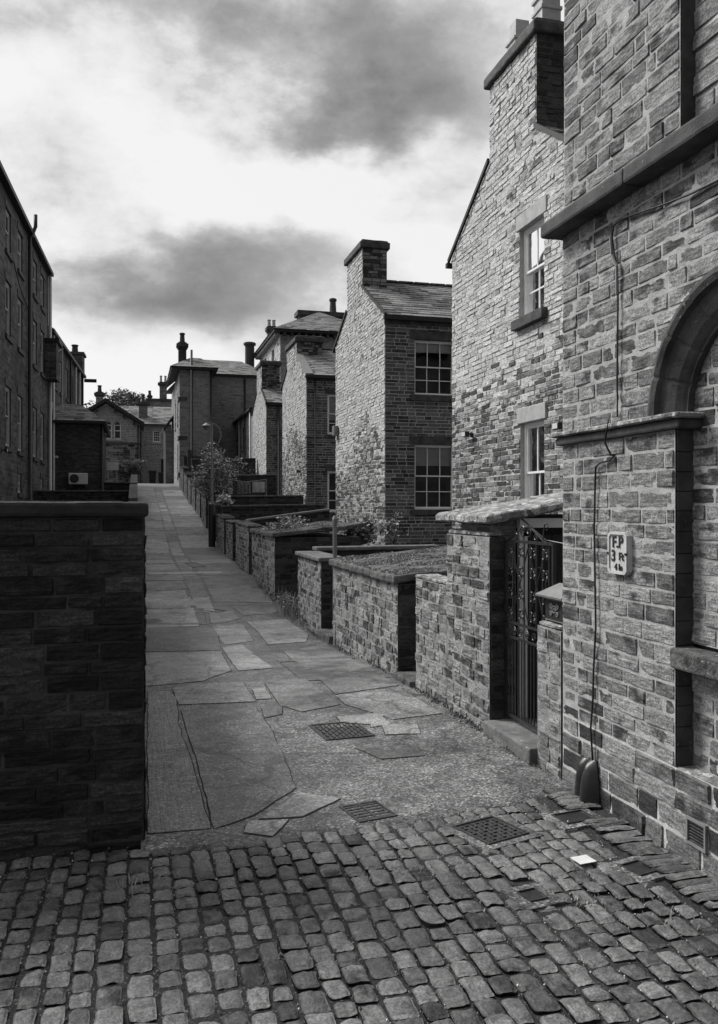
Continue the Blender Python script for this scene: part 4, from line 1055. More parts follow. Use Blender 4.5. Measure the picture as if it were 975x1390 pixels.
# weeds in the entrance and on the slab roof
mb = MB(); 
for (px, py, n, h) in ((392, 835, 110, .42), (380, 822, 70, .35), (404, 842, 90, .4), (412, 850, 60, .2), (372, 815, 40, .2)):
    c = gpt(px, py); weeds(mb, (c[0] + .03, c[1], zg(c[1])), n, h, (.07, .35), px); leafball(mb, (c[0] + .05, c[1], zg(c[1]) + h * .45), (.12, .3, h * .45), 160, .05, LEAF, px, LEAFP)
o = mb.build('weeds', None, at=(2.5, 14.3, -.1)); tag(o, 'tall wispy weeds growing at the foot of the wall by the yard entrance', 'weeds')
mb = MB()
for (px, n, h) in ((470, 60, .07), (520, 50, .05), (600, 60, .05), (650, 40, .04), (430, 50, .08), (355, 60, .1), (560, 40, .04), (330, 60, .12), (700, 30, .03)):
    y = gX(px, 900, 2.5).y; weeds(mb, (2.47, y, zg(y)), n, h, (.015, .35), px, LEAFP); leafball(mb, (2.47, y, zg(y) + .012), (.05, .6, .02), 300, .020, LEAF, px, None, 16)
mb.build('wall_foot_moss', None, kind='stuff')
def plant(name, label, c, rad, n, size, seed, mat=LEAF, mat2=LEAFP, stems=6, sh=None, group=None, clump=7, cat='plant'):
    t = thing(name, (c[0], c[1], c[2] - rad[2]), label, cat, group)
    mb = MB(); leafball(mb, c, rad, n, size, mat, seed, mat2, clump); mb.build('foliage', t)
    mb = MB(); r_ = random.Random(seed); b = Vector((c[0], c[1], c[2] - rad[2] - (sh or 0)))
    for _ in range(stems):
        e = Vector(c) + Vector((r_.uniform(-.7, .7) * rad[0], r_.uniform(-.7, .7) * rad[1], r_.uniform(-.2, .7) * rad[2])); m_ = b.lerp(e, .5) + Vector((r_.uniform(-.05, .05), 0, .05))
        mb.tube([b, m_, e], [.012, .009, .004], BARK, 5)
    mb.build('stem', t); return t
plant('roof_plant', 'low succulent plants growing on the square coal house roof', (2.95, 17.3, 1.28), (.45, 1.0, .09), 700, .06, 5, LEAFP, LEAF)
plant('shrub', 'dark leafy shrub at the foot of the bright chimney gable', (4.35, 16.5, 1.12), (.36, .4, .38), 1000, .085, 6, LEAF, LEAFP)
plant('shrub', 'small sparse shrub under the lower sash window of the second gabled house', (5.6, 18.2, 1.2), (.4, .4, .35), 240, .09, 7, LEAF, LEAFP)
plant('yard_plant', 'pale leaved low plant between the coal house and the iron post', (3.4, 18.4, 1.42), (.5, .4, .12), 300, .07, 9, LEAFP, LEAF)
plant('flowering_bush', 'bright leaved tall bush behind the lamp post', (2.75, 31.5, 3.05), (.75, .9, 1.0), 5200, .085, 8, LEAFP, LEAF, 10, .8, clump=14, cat='bush')
plant('shrub', 'dark straggly shrub on the wall past the lamp post', (2.9, 36.0, 3.1), (.6, 1.2, .6), 900, .10, 12, LEAF, LEAFP, 6, .4)
plant('yard_plant', 'spiky pale plant left of the dividing wall behind the lamp post', (3.0, 29.2, 2.0), (.3, .3, .2), 120, .16, 13, LEAFP, LEAFP)
plant('hedge', 'dark hedge at the foot of the far row of houses', (4.9, 42.0, 3.5), (1.3, 1.2, .7), 1500, .13, 14, LEAF, LEAF, cat='hedge')

# iron post
t = thing('iron_post', (2.66, 11.45, 0), 'slim grey iron post standing behind the short coped wall', 'post')
mb = MB(); mb.tube([(2.66, 11.45, 0), (2.66, 11.45, 1.44)], .030, GALV, 10); mb.build('shaft', t)
mb = MB(); mb.tube([(2.66, 11.45, 1.42), (2.66, 11.45, 1.50), (2.66, 11.45, 1.55)], [.038, .038, .016], GALV, 10); mb.build('cap', t)

# street lamp
lx, ly = 2.33, 27.4; lz = zg(ly)
t = thing('street_lamp', (lx, ly, lz), 'slim street lamp post with curly bracket beside the yard walls', 'street lamp')
mb = MB(); mb.tube([(lx, ly, lz - .1), (lx, ly, lz + 1.35), (lx, ly, lz + 1.42)], [.11, .11, .055], IRON, 12); mb.build('base_box', t)
mb = MB(); mb.tube([(lx, ly, lz + 1.4), (lx, ly, 4.35)], [.048, .034], LEADM, 10); mb.build('pole', t)
mb = MB(); mb.tube([(lx + .02, ly, 3.35), (lx + .10, ly, 3.55), (lx + .22, ly, 3.75), (lx + .29, ly, 3.98), (lx + .25, ly, 4.2), (lx + .12, ly, 4.34), (lx - .05, ly, 4.38), (lx - .2, ly, 4.34)], .018, LEADM, 6); mb.build('bracket', t)
mb = MB(); mb.lathe((lx - .17, ly, 4.16), [(.02, 0), (.07, .02), (.09, .08), (.14, .10), (.15, .13), (.06, .19), (.03, .22)], GALV, 10); mb.build('lamp_head', t)

# washing line
t = thing('washing_line', (4.0, 33.6, 2.3), 'line of washing hung across a back yard in front of the far gables', 'washing line')
mb = MB(); mb.tube([(3.35, 33.6, 1.0), (3.35, 33.6, 2.82)], .03, GALV, 6); mb.build('line_post', t); mb = MB(); mb.tube([(5.0, 33.6, 1.0), (5.0, 33.6, 2.82)], .03, GALV, 6); mb.build('line_post', t)
mb = MB(); mb.tube([(3.35, 33.6, 2.8), (4.2, 33.6, 2.70), (5.0, 33.6, 2.8)], .008, PIPEW, 5); mb.build('line', t)
for i, (a, b, h, mt) in enumerate(((3.5, 3.66, .5, CLOTH), (3.85, 4.10, .5, CLOTHD), (4.12, 4.38, .48, CLOTHD), (4.45, 4.95, .42, CLOTH))):
    mb = MB(); V = []; k = 8
    for s_ in range(k + 1):
        x = a + (b - a) * s_ / k; dy = .03 * math.sin(s_ * 1.7)
        V += [(x, 33.6, 2.71), (x, 33.6 + dy, 2.71 - h * .5), (x, 33.6 + dy * 1.5, 2.71 - h)]
    mb.add(V, [(3*s_ + j, 3*s_ + 3 + j, 3*s_ + 4 + j, 3*s_ + 1 + j) for s_ in range(k) for j in range(2)], mt)
    o = mb.build('laundry', None, at=((a + b) / 2, 33.6, 2.3)); tag(o, ['narrow pale cloth hanging nearest the lamp post', 'dark patterned cloth left of its pair on the washing line', 'dark patterned cloth right of its pair on the washing line', 'wide pale sheet at the house end of the washing line'][i], 'laundry', 'washing on the line')
# ------------------------------------------------------------------ the gabled rear wings on the right (front plane X = 6.3)
XW = 6.3
def gabled_house(label, Y0, Y1, ze0, ze1, pitch, chim, X1, seed, q=1, fwin=(), swin=(), zb=None, chx=.72, pots=(), cope=True, near_coping=False, side=True, sidemat=S_PLINTH, zsplit=-9):
    t = thing('gabled_house', (XW, (Y0 + Y1) / 2, zg(Y0)), label, 'house', 'gabled stone houses with chimneys up the right of the alley')
    zb = zg(Y0) - .4 if zb is None else zb
    ym = (Y0 + Y1) / 2; zr = max(ze0, ze1) + (Y1 - ym) * pitch
    rz = lambda y: ze0 + (zr - ze0) * (y - Y0) / (ym - Y0) if y < ym else ze1 + (zr - ze1) * (Y1 - y) / (Y1 - ym)
    cA, cB, ct = chim; zc = min(rz(cA), rz(cB))
    pl = [(Y0, zb), (Y1, zb), (Y1, ze1), (cB, rz(cB)), (cB, zc), (cA, zc), (cA, rz(cA)), (Y0, ze0)]
    fr = frX(XW)
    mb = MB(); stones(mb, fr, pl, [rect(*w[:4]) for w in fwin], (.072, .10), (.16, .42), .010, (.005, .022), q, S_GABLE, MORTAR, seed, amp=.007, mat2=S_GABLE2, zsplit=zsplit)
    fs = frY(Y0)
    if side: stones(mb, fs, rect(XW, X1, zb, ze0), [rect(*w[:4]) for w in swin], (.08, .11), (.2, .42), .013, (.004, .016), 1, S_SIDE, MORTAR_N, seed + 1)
    else: mb.face([fs.p(XW, 0, zb), fs.p(X1, 0, zb), fs.p(X1, 0, ze0), fs.p(XW, 0, ze0)], WALL_FAR, [(XW, zb), (X1, zb), (X1, ze0), (XW, ze0)])
    fb = Fr((0, Y1, 0), (1, 0, 0), (0, 1, 0)); mb.face([fb.p(XW, 0, zb), fb.p(X1, 0, zb), fb.p(X1, 0, ze1), fb.p(XW, 0, ze1)], WALL_FAR, [(XW, zb), (X1, zb), (X1, ze1), (XW, ze1)])
    f2 = frXl(X1); mb.poly(f2, [(Y0, zb), (Y1, zb), (Y1, ze1), (ym, zr), (Y0, ze0)], [], 0, WALL_FAR)
    mb.build('wall', t)
    # chimney
    mb = MB(); stones(mb, fr, rect(cA, cB, zc, ct), [], (.085, .115), (.16, .36), .014, (.008, .028), q, S_GABLE, MORTAR, seed + 2, amp=.008)
    stones(mb, frY(cA), rect(XW, XW + chx, zc - .5, ct), [], (.085, .115), (.16, .34), .014, (.004, .02), 1, sidemat, MORTAR_SOOT_SHADE, seed + 3)  # chimney side darker than its front: shade worked into the stone colour
    mb.box(W, XW + .004, XW + chx, cA + .004, cB, zc - .5, ct, WALL_BRICK)
    ch = mb.build('chimney', t)
    mb = MB(); mb.rbox(W, XW - .10, XW + chx + .08, cA - .09, cB + .09, ct + .002, ct + .20, DRESS, .15, .010, .02)
    mb.rbox(W, XW - .04, XW + chx + .03, cA - .03, cB + .03, ct + .2, ct + .26, SLAB_DARK, .2, .02, .02); mb.build('chimney_coping', ch)
    for (y, h, r_, sq) in pots: chimney_pot('chimney_pot', (XW + chx * .5, y, ct + .24), h, r_, None, sq, parent=ch)
    # roof: two slopes
    ov = .14
    mb = MB(); dz0 = ov * (zr - ze0) / (ym - Y0); dz1 = ov * (zr - ze1) / (Y1 - ym); x0 = XW + .02
    slate_roof(mb, (x0, Y0 - ov, ze0 - dz0 + .03), (X1, Y0 - ov, ze0 - dz0 + .03), (X1, ym, zr + .03), (x0, ym, zr + .03), .2, (.22, .45), SLATE, seed)
    slate_roof(mb, (x0, Y1 + ov, ze1 - dz1 + .03), (X1, Y1 + ov, ze1 - dz1 + .03), (X1, ym, zr + .03), (x0, ym, zr + .03), .3, (.3, .6), SLATE, seed + 4)
    rf = mb.build('roof', t)
    mb = MB(); 
    x = XW + chx
    while x < X1: mb.rbox(W, x, min(X1, x + .5) - .01, ym - .10, ym + .10, zr + .02, zr + .09, SLAB_DARK, .2, .006, .02); x += .5
    mb.build('ridge', rf)
    # verge stones along both rakes, gutter and eaves board
    for (ya, za, yb_, zb_) in ((Y0 - ov, ze0 - dz0, cA, rz(cA)), (Y1 + ov, ze1 - dz1, cB, rz(cB))):
        mb = MB(); w_ = .30 if (near_coping and ya < ym) else .05; P = []
        for X in (XW - .06, XW - .06 + w_):
            P += [(X, ya, za + .0), (X, yb_, zb_ + .0), (X, yb_, zb_ + .085), (X, ya, za + .085)]
        mb.add(P, [(0, 1, 2, 3), (4, 5, 6, 7), (0, 1, 5, 4), (3, 2, 6, 7), (0, 3, 7, 4), (1, 2, 6, 5)], LEADM if near_coping and ya < ym else PIPE)
        mb.build('verge', t)
    mb = MB(); mb.box(W, XW - .08, X1, Y0 - ov - .06, Y0 - ov + .04, ze0 - dz0 - .09, ze0 - dz0 + .005, PIPE); mb.build('gutter', t); mb = MB(); mb.box(W, XW - .08, XW + .06, Y1 + ov - .04, Y1 + ov + .06, ze1 - dz1 - .09, ze1 - dz1 + .005, PIPE)
    mb.build('gutter_end', t)
    mb = MB(); mb.rbox(W, XW - .025, X1 - .3, Y0 - .04, Y0 + .02, ze0 - .26, ze0 - .02, DRESS, .3, .004, .006); mb.build('eaves_band', t)
    for w_ in fwin: window(t, fr, *w_[:4], **w_[4])
    for w_ in swin: window(t, fs, *w_[:4], **w_[4])
    return t
pale = dict(cols=2, rows=(1, 2), depth=.07, lm=DRESS_PALE, sm=DRESS, curtain=True)
h1 = gabled_house('nearest tall gabled stone house with two white sash windows and square chimney pots', 10.9, 16.4, 6.75, 6.82, .62, (12.6, 14.48, 9.38), 10, 101, 2,
    fwin=[(12.32, 13.22, 4.84, 6.36, dict(pale, lintel=(.10, .26, .035), sill=(.12, .17, .12))), (12.32, 13.20, 1.35, 3.08, dict(pale, lintel=(.08, .26, .035), sill=(.1, .16, .1)))],
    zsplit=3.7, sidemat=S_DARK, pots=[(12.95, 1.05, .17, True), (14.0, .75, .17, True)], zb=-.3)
dk = dict(cols=3, rows=(1, 2), depth=.10, bar=.020, frame=.034, lm=DRESS, sm=DRESS, room=.9)
h2 = gabled_house('second gabled stone house with two dark three pane wide sash windows in its shaded side', 21.3, 26.95, 6.75, 6.92, .50, (23.55, 25.4, 9.14), 10, 111, 2,
    swin=[(7.12, 8.26, 4.66, 6.12, dict(dk, blind=.18, lintel=(.14, .24, .03), sill=(.12, .17, .08))), (7.12, 8.26, 1.62, 3.34, dict(dk, blind=.30, lintel=(.16, .22, .03), sill=(.12, .15, .08)))], zb=0., zsplit=3.0)
h3 = gabled_house('third gabled stone house with pale coped rake and low roof', 31.9, 37.4, 6.80, 7.05, .44, (33.9, 36.2, 8.42), 9.5, 121, 1,
    swin=[(7.12, 7.95, 4.5, 6.06, dict(cols=2, rows=(1, 2), depth=.08, blind=.6, lintel=(.1, .22, .02), sill=(.1, .14, .06))), (7.12, 7.95, 1.5, 3.1, dict(cols=2, rows=(1, 2), depth=.08, lintel=(.1, .22, .02), sill=(.1, .14, .06)))], near_coping=True, chx=1.05, zsplit=4.6)
h4 = gabled_house('fourth small gabled stone house with broad flat topped chimney block', 42.3, 47.3, 7.0, 7.0, .52, (43.9, 45.7, 9.1), 9.5, 131, 1, chx=.95)

def wall_lamp(px, py, X, label, nrm=(-1, 0, 0), mat=RUBBER, P=None):
    p = P or gX(px, py, X); n = Vector(nrm); t = thing('wall_lamp', p, label, 'lamp')
    mb = MB(); mb.tube([p - n * .0, p + n * .03], .05, mat, 10); mb.tube([p + n * .02, p + n * .10 + Vector((0, 0, .03))], .018, mat, 6); mb.build('bracket', t)
    mb = MB(); c = p + n * .13; fr = Fr(c, Vector((0, 0, 1)).cross(n), n); mb.rbox(fr, -.09, .09, -.045, .045, -.05, .06, mat, .05, .001, .01); mb.build('housing', t)
    mb = MB(); mb.box(fr, -.075, .075, .046, .052, -.035, .045, PLASTICW); mb.build('lens', t)
wall_lamp(641, 590, XW - .02, 'small security lamp low on the nearest gabled house wall')
wall_lamp(768, 579, XW - .02, 'black lamp on the nearest house beside the corner building')
wall_lamp(408, 640, XW - .02, 'small lamp on the bright gable of the third house')
wall_lamp(354, 647, XW - .02, 'small lamp on the gable of the fourth house')
mb = MB(); p = gX(458, 585, XW - .02); mb.rbox(frX(XW - .02), p.y - .16, p.y + .16, 0, .14, p.z - .16, p.z + .16, GALV, .1, .002, .01)
o = mb.build('junction_box', None, at=p); tag(o, 'small metal box on the far edge of the second gabled house', 'box')

def pipe(name, pts, r_, mat, parent):
    mb = MB(); mb.tube(pts, r_, mat, 8); return mb.build(name, parent, True)
pipe('downpipe', [(6.9, 42.2, 2.0), (6.9, 42.2, 6.9)], .055, PIPE, h4)
pipe('downpipe', [(6.62, 31.82, 1.4), (6.62, 31.82, 6.6)], .03, PIPE, h3)

# ------------------------------------------------------------------ generic far buildings
def block(mb, x0, x1, y0, y1, z0, z1, mat): mb.box(W, x0, x1, y0, y1, z0, z1, mat)
def hip_roof(mb, x0, x1, y0, y1, z, zr, inset, mat, axis='x', rows=True, seed=1):
    if axis == 'x':
        ym = (y0 + y1) / 2; A, B = (x0 + inset, ym, zr), (x1 - inset, ym, zr)
        slate_roof(mb, (x0, y0, z), (x1, y0, z), B, A, .28, (.3, .6), mat, seed); slate_roof(mb, (x1, y1, z), (x0, y1, z), A, B, .5, (.5, .9), mat, seed + 1)
        slate_roof(mb, (x0, y1, z), (x0, y0, z), A, A, .28, (.3, .6), mat, seed + 2); slate_roof(mb, (x1, y0, z), (x1, y1, z), B, B, .5, (.5, .9), mat, seed + 3)
    else:
        xm = (x0 + x1) / 2; A, B = (xm, y0 + inset, zr), (xm, y1 - inset, zr)
        slate_roof(mb, (x0, y1, z), (x0, y0, z), A, B, .28, (.3, .6), mat, seed); slate_roof(mb, (x1, y0, z), (x1, y1, z), B, A, .28, (.3, .6), mat, seed + 1)
        slate_roof(mb, (x0, y0, z), (x1, y0, z), A, A, .28, (.3, .6), mat, seed + 2); slate_roof(mb, (x1, y1, z), (x0, y1, z), B, B, .5, (.5, .9), mat, seed + 3)
def eaves(mb, x0, x1, y0, y1, z, h, mat): 
    mb.box(W, x0, x1, y0, y1, z - h, z, mat)
def corbel_chimney(parent, c, w, d, h, pots=1, mat=None, name='chimney', ph=.8):
    mb = MB(); x, y, z = c; mat = mat or WALL_FAR
    mb.box(W, x - w/2, x + w/2, y - d/2, y + d/2, z, z + h * .78, mat)
    mb.box(W, x - w*.62, x + w*.62, y - d*.62, y + d*.62, z + h * .78, z + h * .84, DRESS); mb.box(W, x - w*.75, x + w*.75, y - d*.75, y + d*.75, z + h * .84, z + h * .95, DRESS); mb.box(W, x - w*.55, x + w*.55, y - d*.55, y + d*.55, z + h * .95, z + h, DRESS)
    ch = mb.build(name, parent)
    for i in range(pots):
        xx = x + (i - (pots - 1) / 2) * w * .62; chimney_pot('chimney_pot', (xx, y, z + h), ph, .13 if pots > 1 else .16, None, False, POT if pots > 1 else DRESS, parent=ch)
    return ch

# row of houses beyond the fourth gable
t = thing('row_house', (6.3, 50, zg(50)), 'low row of houses with many downpipes between the fourth gable and the hip roofed house', 'house')
mb = MB(); stones(mb, frX(6.35), rect(47.6, 58.5, 2.2, 7.3), [rect(y, y + .8, 5.2, 6.6) for y in (48.6, 51.6, 54.6, 57)] + [rect(y, y + .8, 2.9, 4.6) for y in (48.6, 51.6, 54.6)], (.11, .14), (.25, .5), .018, (.006, .02), 1, S_GABLE, MORTAR, 140)
mb.box(W, 6.37, 10, 47.6, 58.5, 2.2, 2.5, WALL_FAR); mb.face([(6.35, 47.6, 2.2), (10, 47.6, 2.2), (10, 47.6, 7.3), (6.35, 47.6, 7.3)], WALL_FAR, [(0, 0), (3.6, 0), (3.6, 5), (0, 5)])
mb.build('wall', t)
for y, z0, z1 in [(y, 5.2, 6.6) for y in (48.6, 51.6, 54.6, 57)] + [(y, 2.9, 4.6) for y in (48.6, 51.6, 54.6)]:
    window(t, frX(6.35), y, y + .8, z0, z1, cols=2, rows=(1, 1), depth=.12, lintel=(.08, .2, .01), sill=(.08, .1, .05), room=.3)
for i, y in enumerate((48.1, 50.6, 53.4, 56.4, 58.2)): pipe('downpipe', [(6.24, y, 2.5), (6.24, y, 7.2)], .055, PIPE if i % 2 else PIPEW, t)
mb = MB(); slate_roof(mb, (6.15, 47.5, 7.3), (6.15, 58.6, 7.3), (10, 58.6, 8.6), (10, 47.5, 8.6), .3, (.3, .6), SLATE, 9); mb.build('roof', t)
mb = MB(); mb.box(W, 6.1, 6.24, 47.5, 58.6, 7.18, 7.30, PIPE); mb.build('gutter', t)

# tall hipped building rising behind
t = thing('tall_house', (11.5, 54, zg(54)), 'tall house with hipped slate roof and bracketed eaves behind the third gable', 'house')
mb = MB(); 
fx = frX(8.55); wins = [rect(53.9, 55.0, 9.8, 11.9), rect(53.9, 55.0, 6.2, 8.2), rect(57.3, 58.4, 9.8, 11.9)]
stones(mb, fx, rect(51.6, 60.5, 3, 12.35), wins, (.14, .18), (.3, .6), .02, (.006, .02), 1, S_GABLE, MORTAR, 150)
stones(mb, frY(51.6), rect(8.55, 14.6, 3, 12.35), [], (.11, .14), (.3, .5), .015, (.004, .015), 1, S_FAR, MORTAR_OLD, 151)
block(mb, 8.6, 14.6, 53, 53.1, 3, 3.1, WALL_FAR); mb.face([(14.6, 51.6, 3), (14.6, 60.5, 3), (14.6, 60.5, 12.35), (14.6, 51.6, 12.35)], WALL_FAR, [(0, 0), (9, 0), (9, 9), (0, 9)]); mb.face([(8.55, 60.5, 3), (14.6, 60.5, 3), (14.6, 60.5, 12.35), (8.55, 60.5, 12.35)], WALL_FAR, [(0, 0), (9, 0), (9, 9), (0, 9)])
mb.build('wall', t)
for w_ in wins: window(t, fx, w_[0][0], w_[1][0], w_[0][1], w_[2][1], cols=2, rows=(1, 1), depth=.15, lintel=(.15, .35, .03), sill=(.12, .18, .08), lm=DRESS_PALE, room=.5)
mb = MB(); eaves(mb, 8.1, 15, 51.15, 60.95, 12.60, .14, PIPE); mb.build('eaves', t)
for i in range(22):
    pass
mb = MB()
for i in range(20): mb.box(W, 8.2, 8.53, 51.7 + i * .45, 51.84 + i * .45, 12.27, 12.455, DRESS_PALE)
for i in range(13): mb.box(W, 8.7 + i * .45, 8.84 + i * .45, 51.25, 51.57, 12.27, 12.455, DRESS)
mb.build('eaves_bracket', t)['kind'] = 'stuff'
mb = MB(); hip_roof(mb, 8.05, 15.05, 51.1, 61, 12.61, 14.5, 3.2, SLATE, 'y', seed=20); mb.build('roof', t)
mb = MB(); mb.box(W, 10.5, 13.6, 55.6, 56.6, 13.2, 14.55, WALL_BRICK); mb.box(W, 10.35, 13.75, 55.45, 56.75, 14.55, 14.85, DRESS); ch = mb.build('chimney', t)
chimney_pot('chimney_pot', (12.9, 56.1, 14.85), 1.05, .24, None, False, DRESS, parent=ch)
corbel_chimney(t, (9.3, 60.0, 12.6), .55, .5, 2.0, 2, WALL_BRICK, ph=.5)

# hip roofed house closing the right of the alley
t = thing('hip_roofed_house', (4.5, 54, zg(54)), 'hip roofed stone house with dark downpipes at the far right end of the alley', 'house')
mb = MB()
fyh = frY(52); stones(mb, fyh, rect(2.5, 4.45, 2.3, 10.0), [], (.10, .13), (.25, .5), .014, (.004, .014), 1, S_FAR, MORTAR_OLD, 160)
stones(mb, frX(2.5), rect(52, 60.2, 2.3, 10.0), [rect(53.6, 54.5, 6.9, 8.6), rect(53.6, 54.5, 3.6, 5.4), rect(57, 57.9, 6.9, 8.6)], (.10, .13), (.25, .5), .014, (.004, .014), 1, S_FAR, MORTAR, 161)
stones(mb, frY(56), rect(4.45, 8.5, 2.3, 10.3), [], (.10, .13), (.25, .5), .014, (.004, .014), 1, S_FAR, MORTAR_OLD, 162)
for q_ in ([(4.45, 52, 2.3), (4.45, 56, 2.3), (4.45, 56, 10), (4.45, 52, 10)], [(8.5, 56, 2.3), (8.5, 64, 2.3), (8.5, 64, 10.3), (8.5, 56, 10.3)], [(2.5, 64, 2.3), (8.5, 64, 2.3), (8.5, 64, 10.3), (2.5, 64, 10.3)], [(2.5, 60.2, 2.3), (2.5, 64, 2.3), (2.5, 64, 10), (2.5, 60.2, 10)]):
    mb.face(q_, WALL_FAR, [(0, 0), (4, 0), (4, 8), (0, 8)])
mb.build('wall', t)
for (a, b, c, d_) in ((53.6, 54.5, 6.9, 8.6), (53.6, 54.5, 3.6, 5.4), (57, 57.9, 6.9, 8.6)): window(t, frX(2.5), a, b, c, d_, cols=2, rows=(1, 1), depth=.12, lintel=(.1, .25, .02), sill=(.1, .15, .05))
for z in (8.15, 5.8, 3.6): mb = MB(); mb.box(W, 2.42, 2.95, 51.93, 51.998, z, z + .2, DRESS); mb.box(W, 2.42, 2.498, 51.998, 53.2, z, z + .2, DRESS); mb.build('corner_band', t)
mb = MB(); eaves(mb, 2.0, 4.75, 51.6, 57, 10.12, .14, PIPE); mb.build('gutter', t); mb = MB(); eaves(mb, 4.76, 8.85, 55.65, 57, 10.38, .10, PIPE); mb.build('gutter', t)
mb = MB()
slate_roof(mb, (1.95, 51.55, 10.13), (4.8, 51.55, 10.13), (3.9, 54.4, 11.15), (3.3, 54.4, 11.15), .28, (.3, .6), SLATE, 31)
slate_roof(mb, (1.95, 62, 10.13), (1.95, 51.55, 10.13), (3.3, 54.4, 11.15), (4.2, 59, 11.75), .28, (.3, .6), SLATE, 32)
slate_roof(mb, (4.8, 55.6, 10.4), (8.9, 55.6, 10.4), (7.0, 59.5, 11.95), (4.0, 59.5, 11.95), .28, (.3, .6), SLATE, 33)
slate_roof(mb, (4.8, 51.55, 10.13), (4.85, 55.6, 10.35), (4.0, 59.5, 11.95), (3.9, 54.4, 11.15), .28, (.3, .6), SLATE, 34)
slate_roof(mb, (8.9, 64.4, 10.4), (1.95, 64.4, 10.13), (4.0, 59.5, 11.95), (7.0, 59.5, 11.95), .4, (.3, .6), SLATE, 35)
slate_roof(mb, (8.9, 55.6, 10.4), (8.9, 64.4, 10.4), (7.0, 59.5, 11.95), (7.0, 59.5, 11.95), .4, (.3, .6), SLATE, 36)
mb.build('roof', t)
corbel_chimney(t, (2.75, 53.8, 10.2), .48, .5, 1.75, 1, WALL_BRICK, ph=.62)
mb = MB(); mb.lathe((7.75, 60.0, 10.9), [(.33, 0), (.33, 2.25), (.44, 2.3), (.44, 2.45), (.33, 2.5)], WALL_BRICK, 10); mb.build('round_chimney', t)
pipe('downpipe', [(3.2, 51.93, 2.8), (3.2, 51.93, 11.2)], .07, PIPE, t); pipe('downpipe', [(4.38, 51.93, 2.8), (4.38, 51.93, 10)], .07, PIPE, t)
pipe('downpipe', [(4.62, 55.9, 2.8), (4.62, 55.9, 10.2)], .06, PIPEW, t); pipe('downpipe', [(6.9, 55.9, 5), (6.9, 55.9, 10.2)], .05, PIPE, t)
mb = MB(); 
for x in (2.9, 3.9): mb.box(W, x, x + .25, 51.0, 51.3, 3.2, 5.1, DRESS)
mb.box(W, 2.7, 4.4, 51.3, 51.5, 2.6, 4.75, WALL_BRICK); mb.build('yard_screen', t)

t = thing('lean_to', (2.2, 62, zg(62)), 'small lean-to porch with sloping roof before the far end of the alley', 'porch')
mb = MB(); block(mb, 1.95, 2.5, 60.3, 63.5, 3.1, 7.1, WALL_FAR); mb.build('wall', t)
mb = MB(); P = [(1.78, 60.1, 7.12), (2.5, 60.1, 8.05), (2.5, 63.7, 8.05), (1.78, 63.7, 7.12)]; mb.add(P + [(x, y, z + .12) for x, y, z in P], [(0, 1, 2, 3), (4, 5, 6, 7), (0, 1, 5, 4), (3, 0, 4, 7), (2, 3, 7, 6)], SLATE_FAR); mb.build('roof', t)
pipe('downpipe', [(1.88, 60.2, 3.3), (1.88, 60.2, 7.1)], .05, PIPE, t)

# far middle house
t = thing('end_house', (1.5, 75, zg(75)), 'low stone house with one small sash window and dark doorway closing the alley', 'house')
mb = MB(); fy = frY(75); hw = [rect(1.35, 2.0, 7.35, 8.35), rect(2.02, 2.72, 3.6, 5.9)]
stones(mb, fy, rect(-2, 7, 3, 8.9), hw, (.12, .15), (.3, .5), .015, (.004, .012), 1, S_FAR, MORTAR, 170)
mb.face([(-2, 81, 3), (7, 81, 3), (7, 81, 8.9), (-2, 81, 8.9)], WALL_FAR, [(0, 0), (9, 0), (9, 6), (0, 6)]); mb.build('wall', t)
window(t, fy, 1.35, 2.0, 7.35, 8.35, cols=3, rows=(2, 2), depth=.1, lintel=(.15, .25, .02), sill=(.12, .14, .06), lm=DRESS_PALE, sm=DRESS_PALE, bar=.03)
mb = MB(); mb.box(W, 2.03, 2.71, 75.15, 75.2, 3.6, 5.89, DOORM); mb.build('door', t)
mb = MB(); mb.rbox(fy, 1.85, 2.9, -.02, .05, 5.9, 6.1, DRESS_PALE, .3, .004, .01); mb.build('door_lintel', t)
mb = MB(); slate_roof(mb, (-2.2, 74.7, 8.85), (7.2, 74.7, 8.85), (7.2, 78.5, 10.8), (-2.2, 78.5, 10.8), .35, (.35, .7), SLATE, 41); slate_roof(mb, (-2.2, 81.3, 8.85), (7.2, 81.3, 8.85), (7.2, 78.5, 10.8), (-2.2, 78.5, 10.8), .5, (.5, .9), SLATE, 42)
mb.build('roof', t); mb = MB(); mb.box(W, -2, 7, 74.62, 74.72, 8.76, 8.88, PIPE); mb.build('gutter', t)
corbel_chimney(t, (.55, 76.2, 9.4), .75, .6, 1.5, 1, WALL_FAR, ph=.7)
pipe('downpipe', [(.35, 74.9, 3.4), (.35, 74.9, 8.8)], .05, PIPE, t)
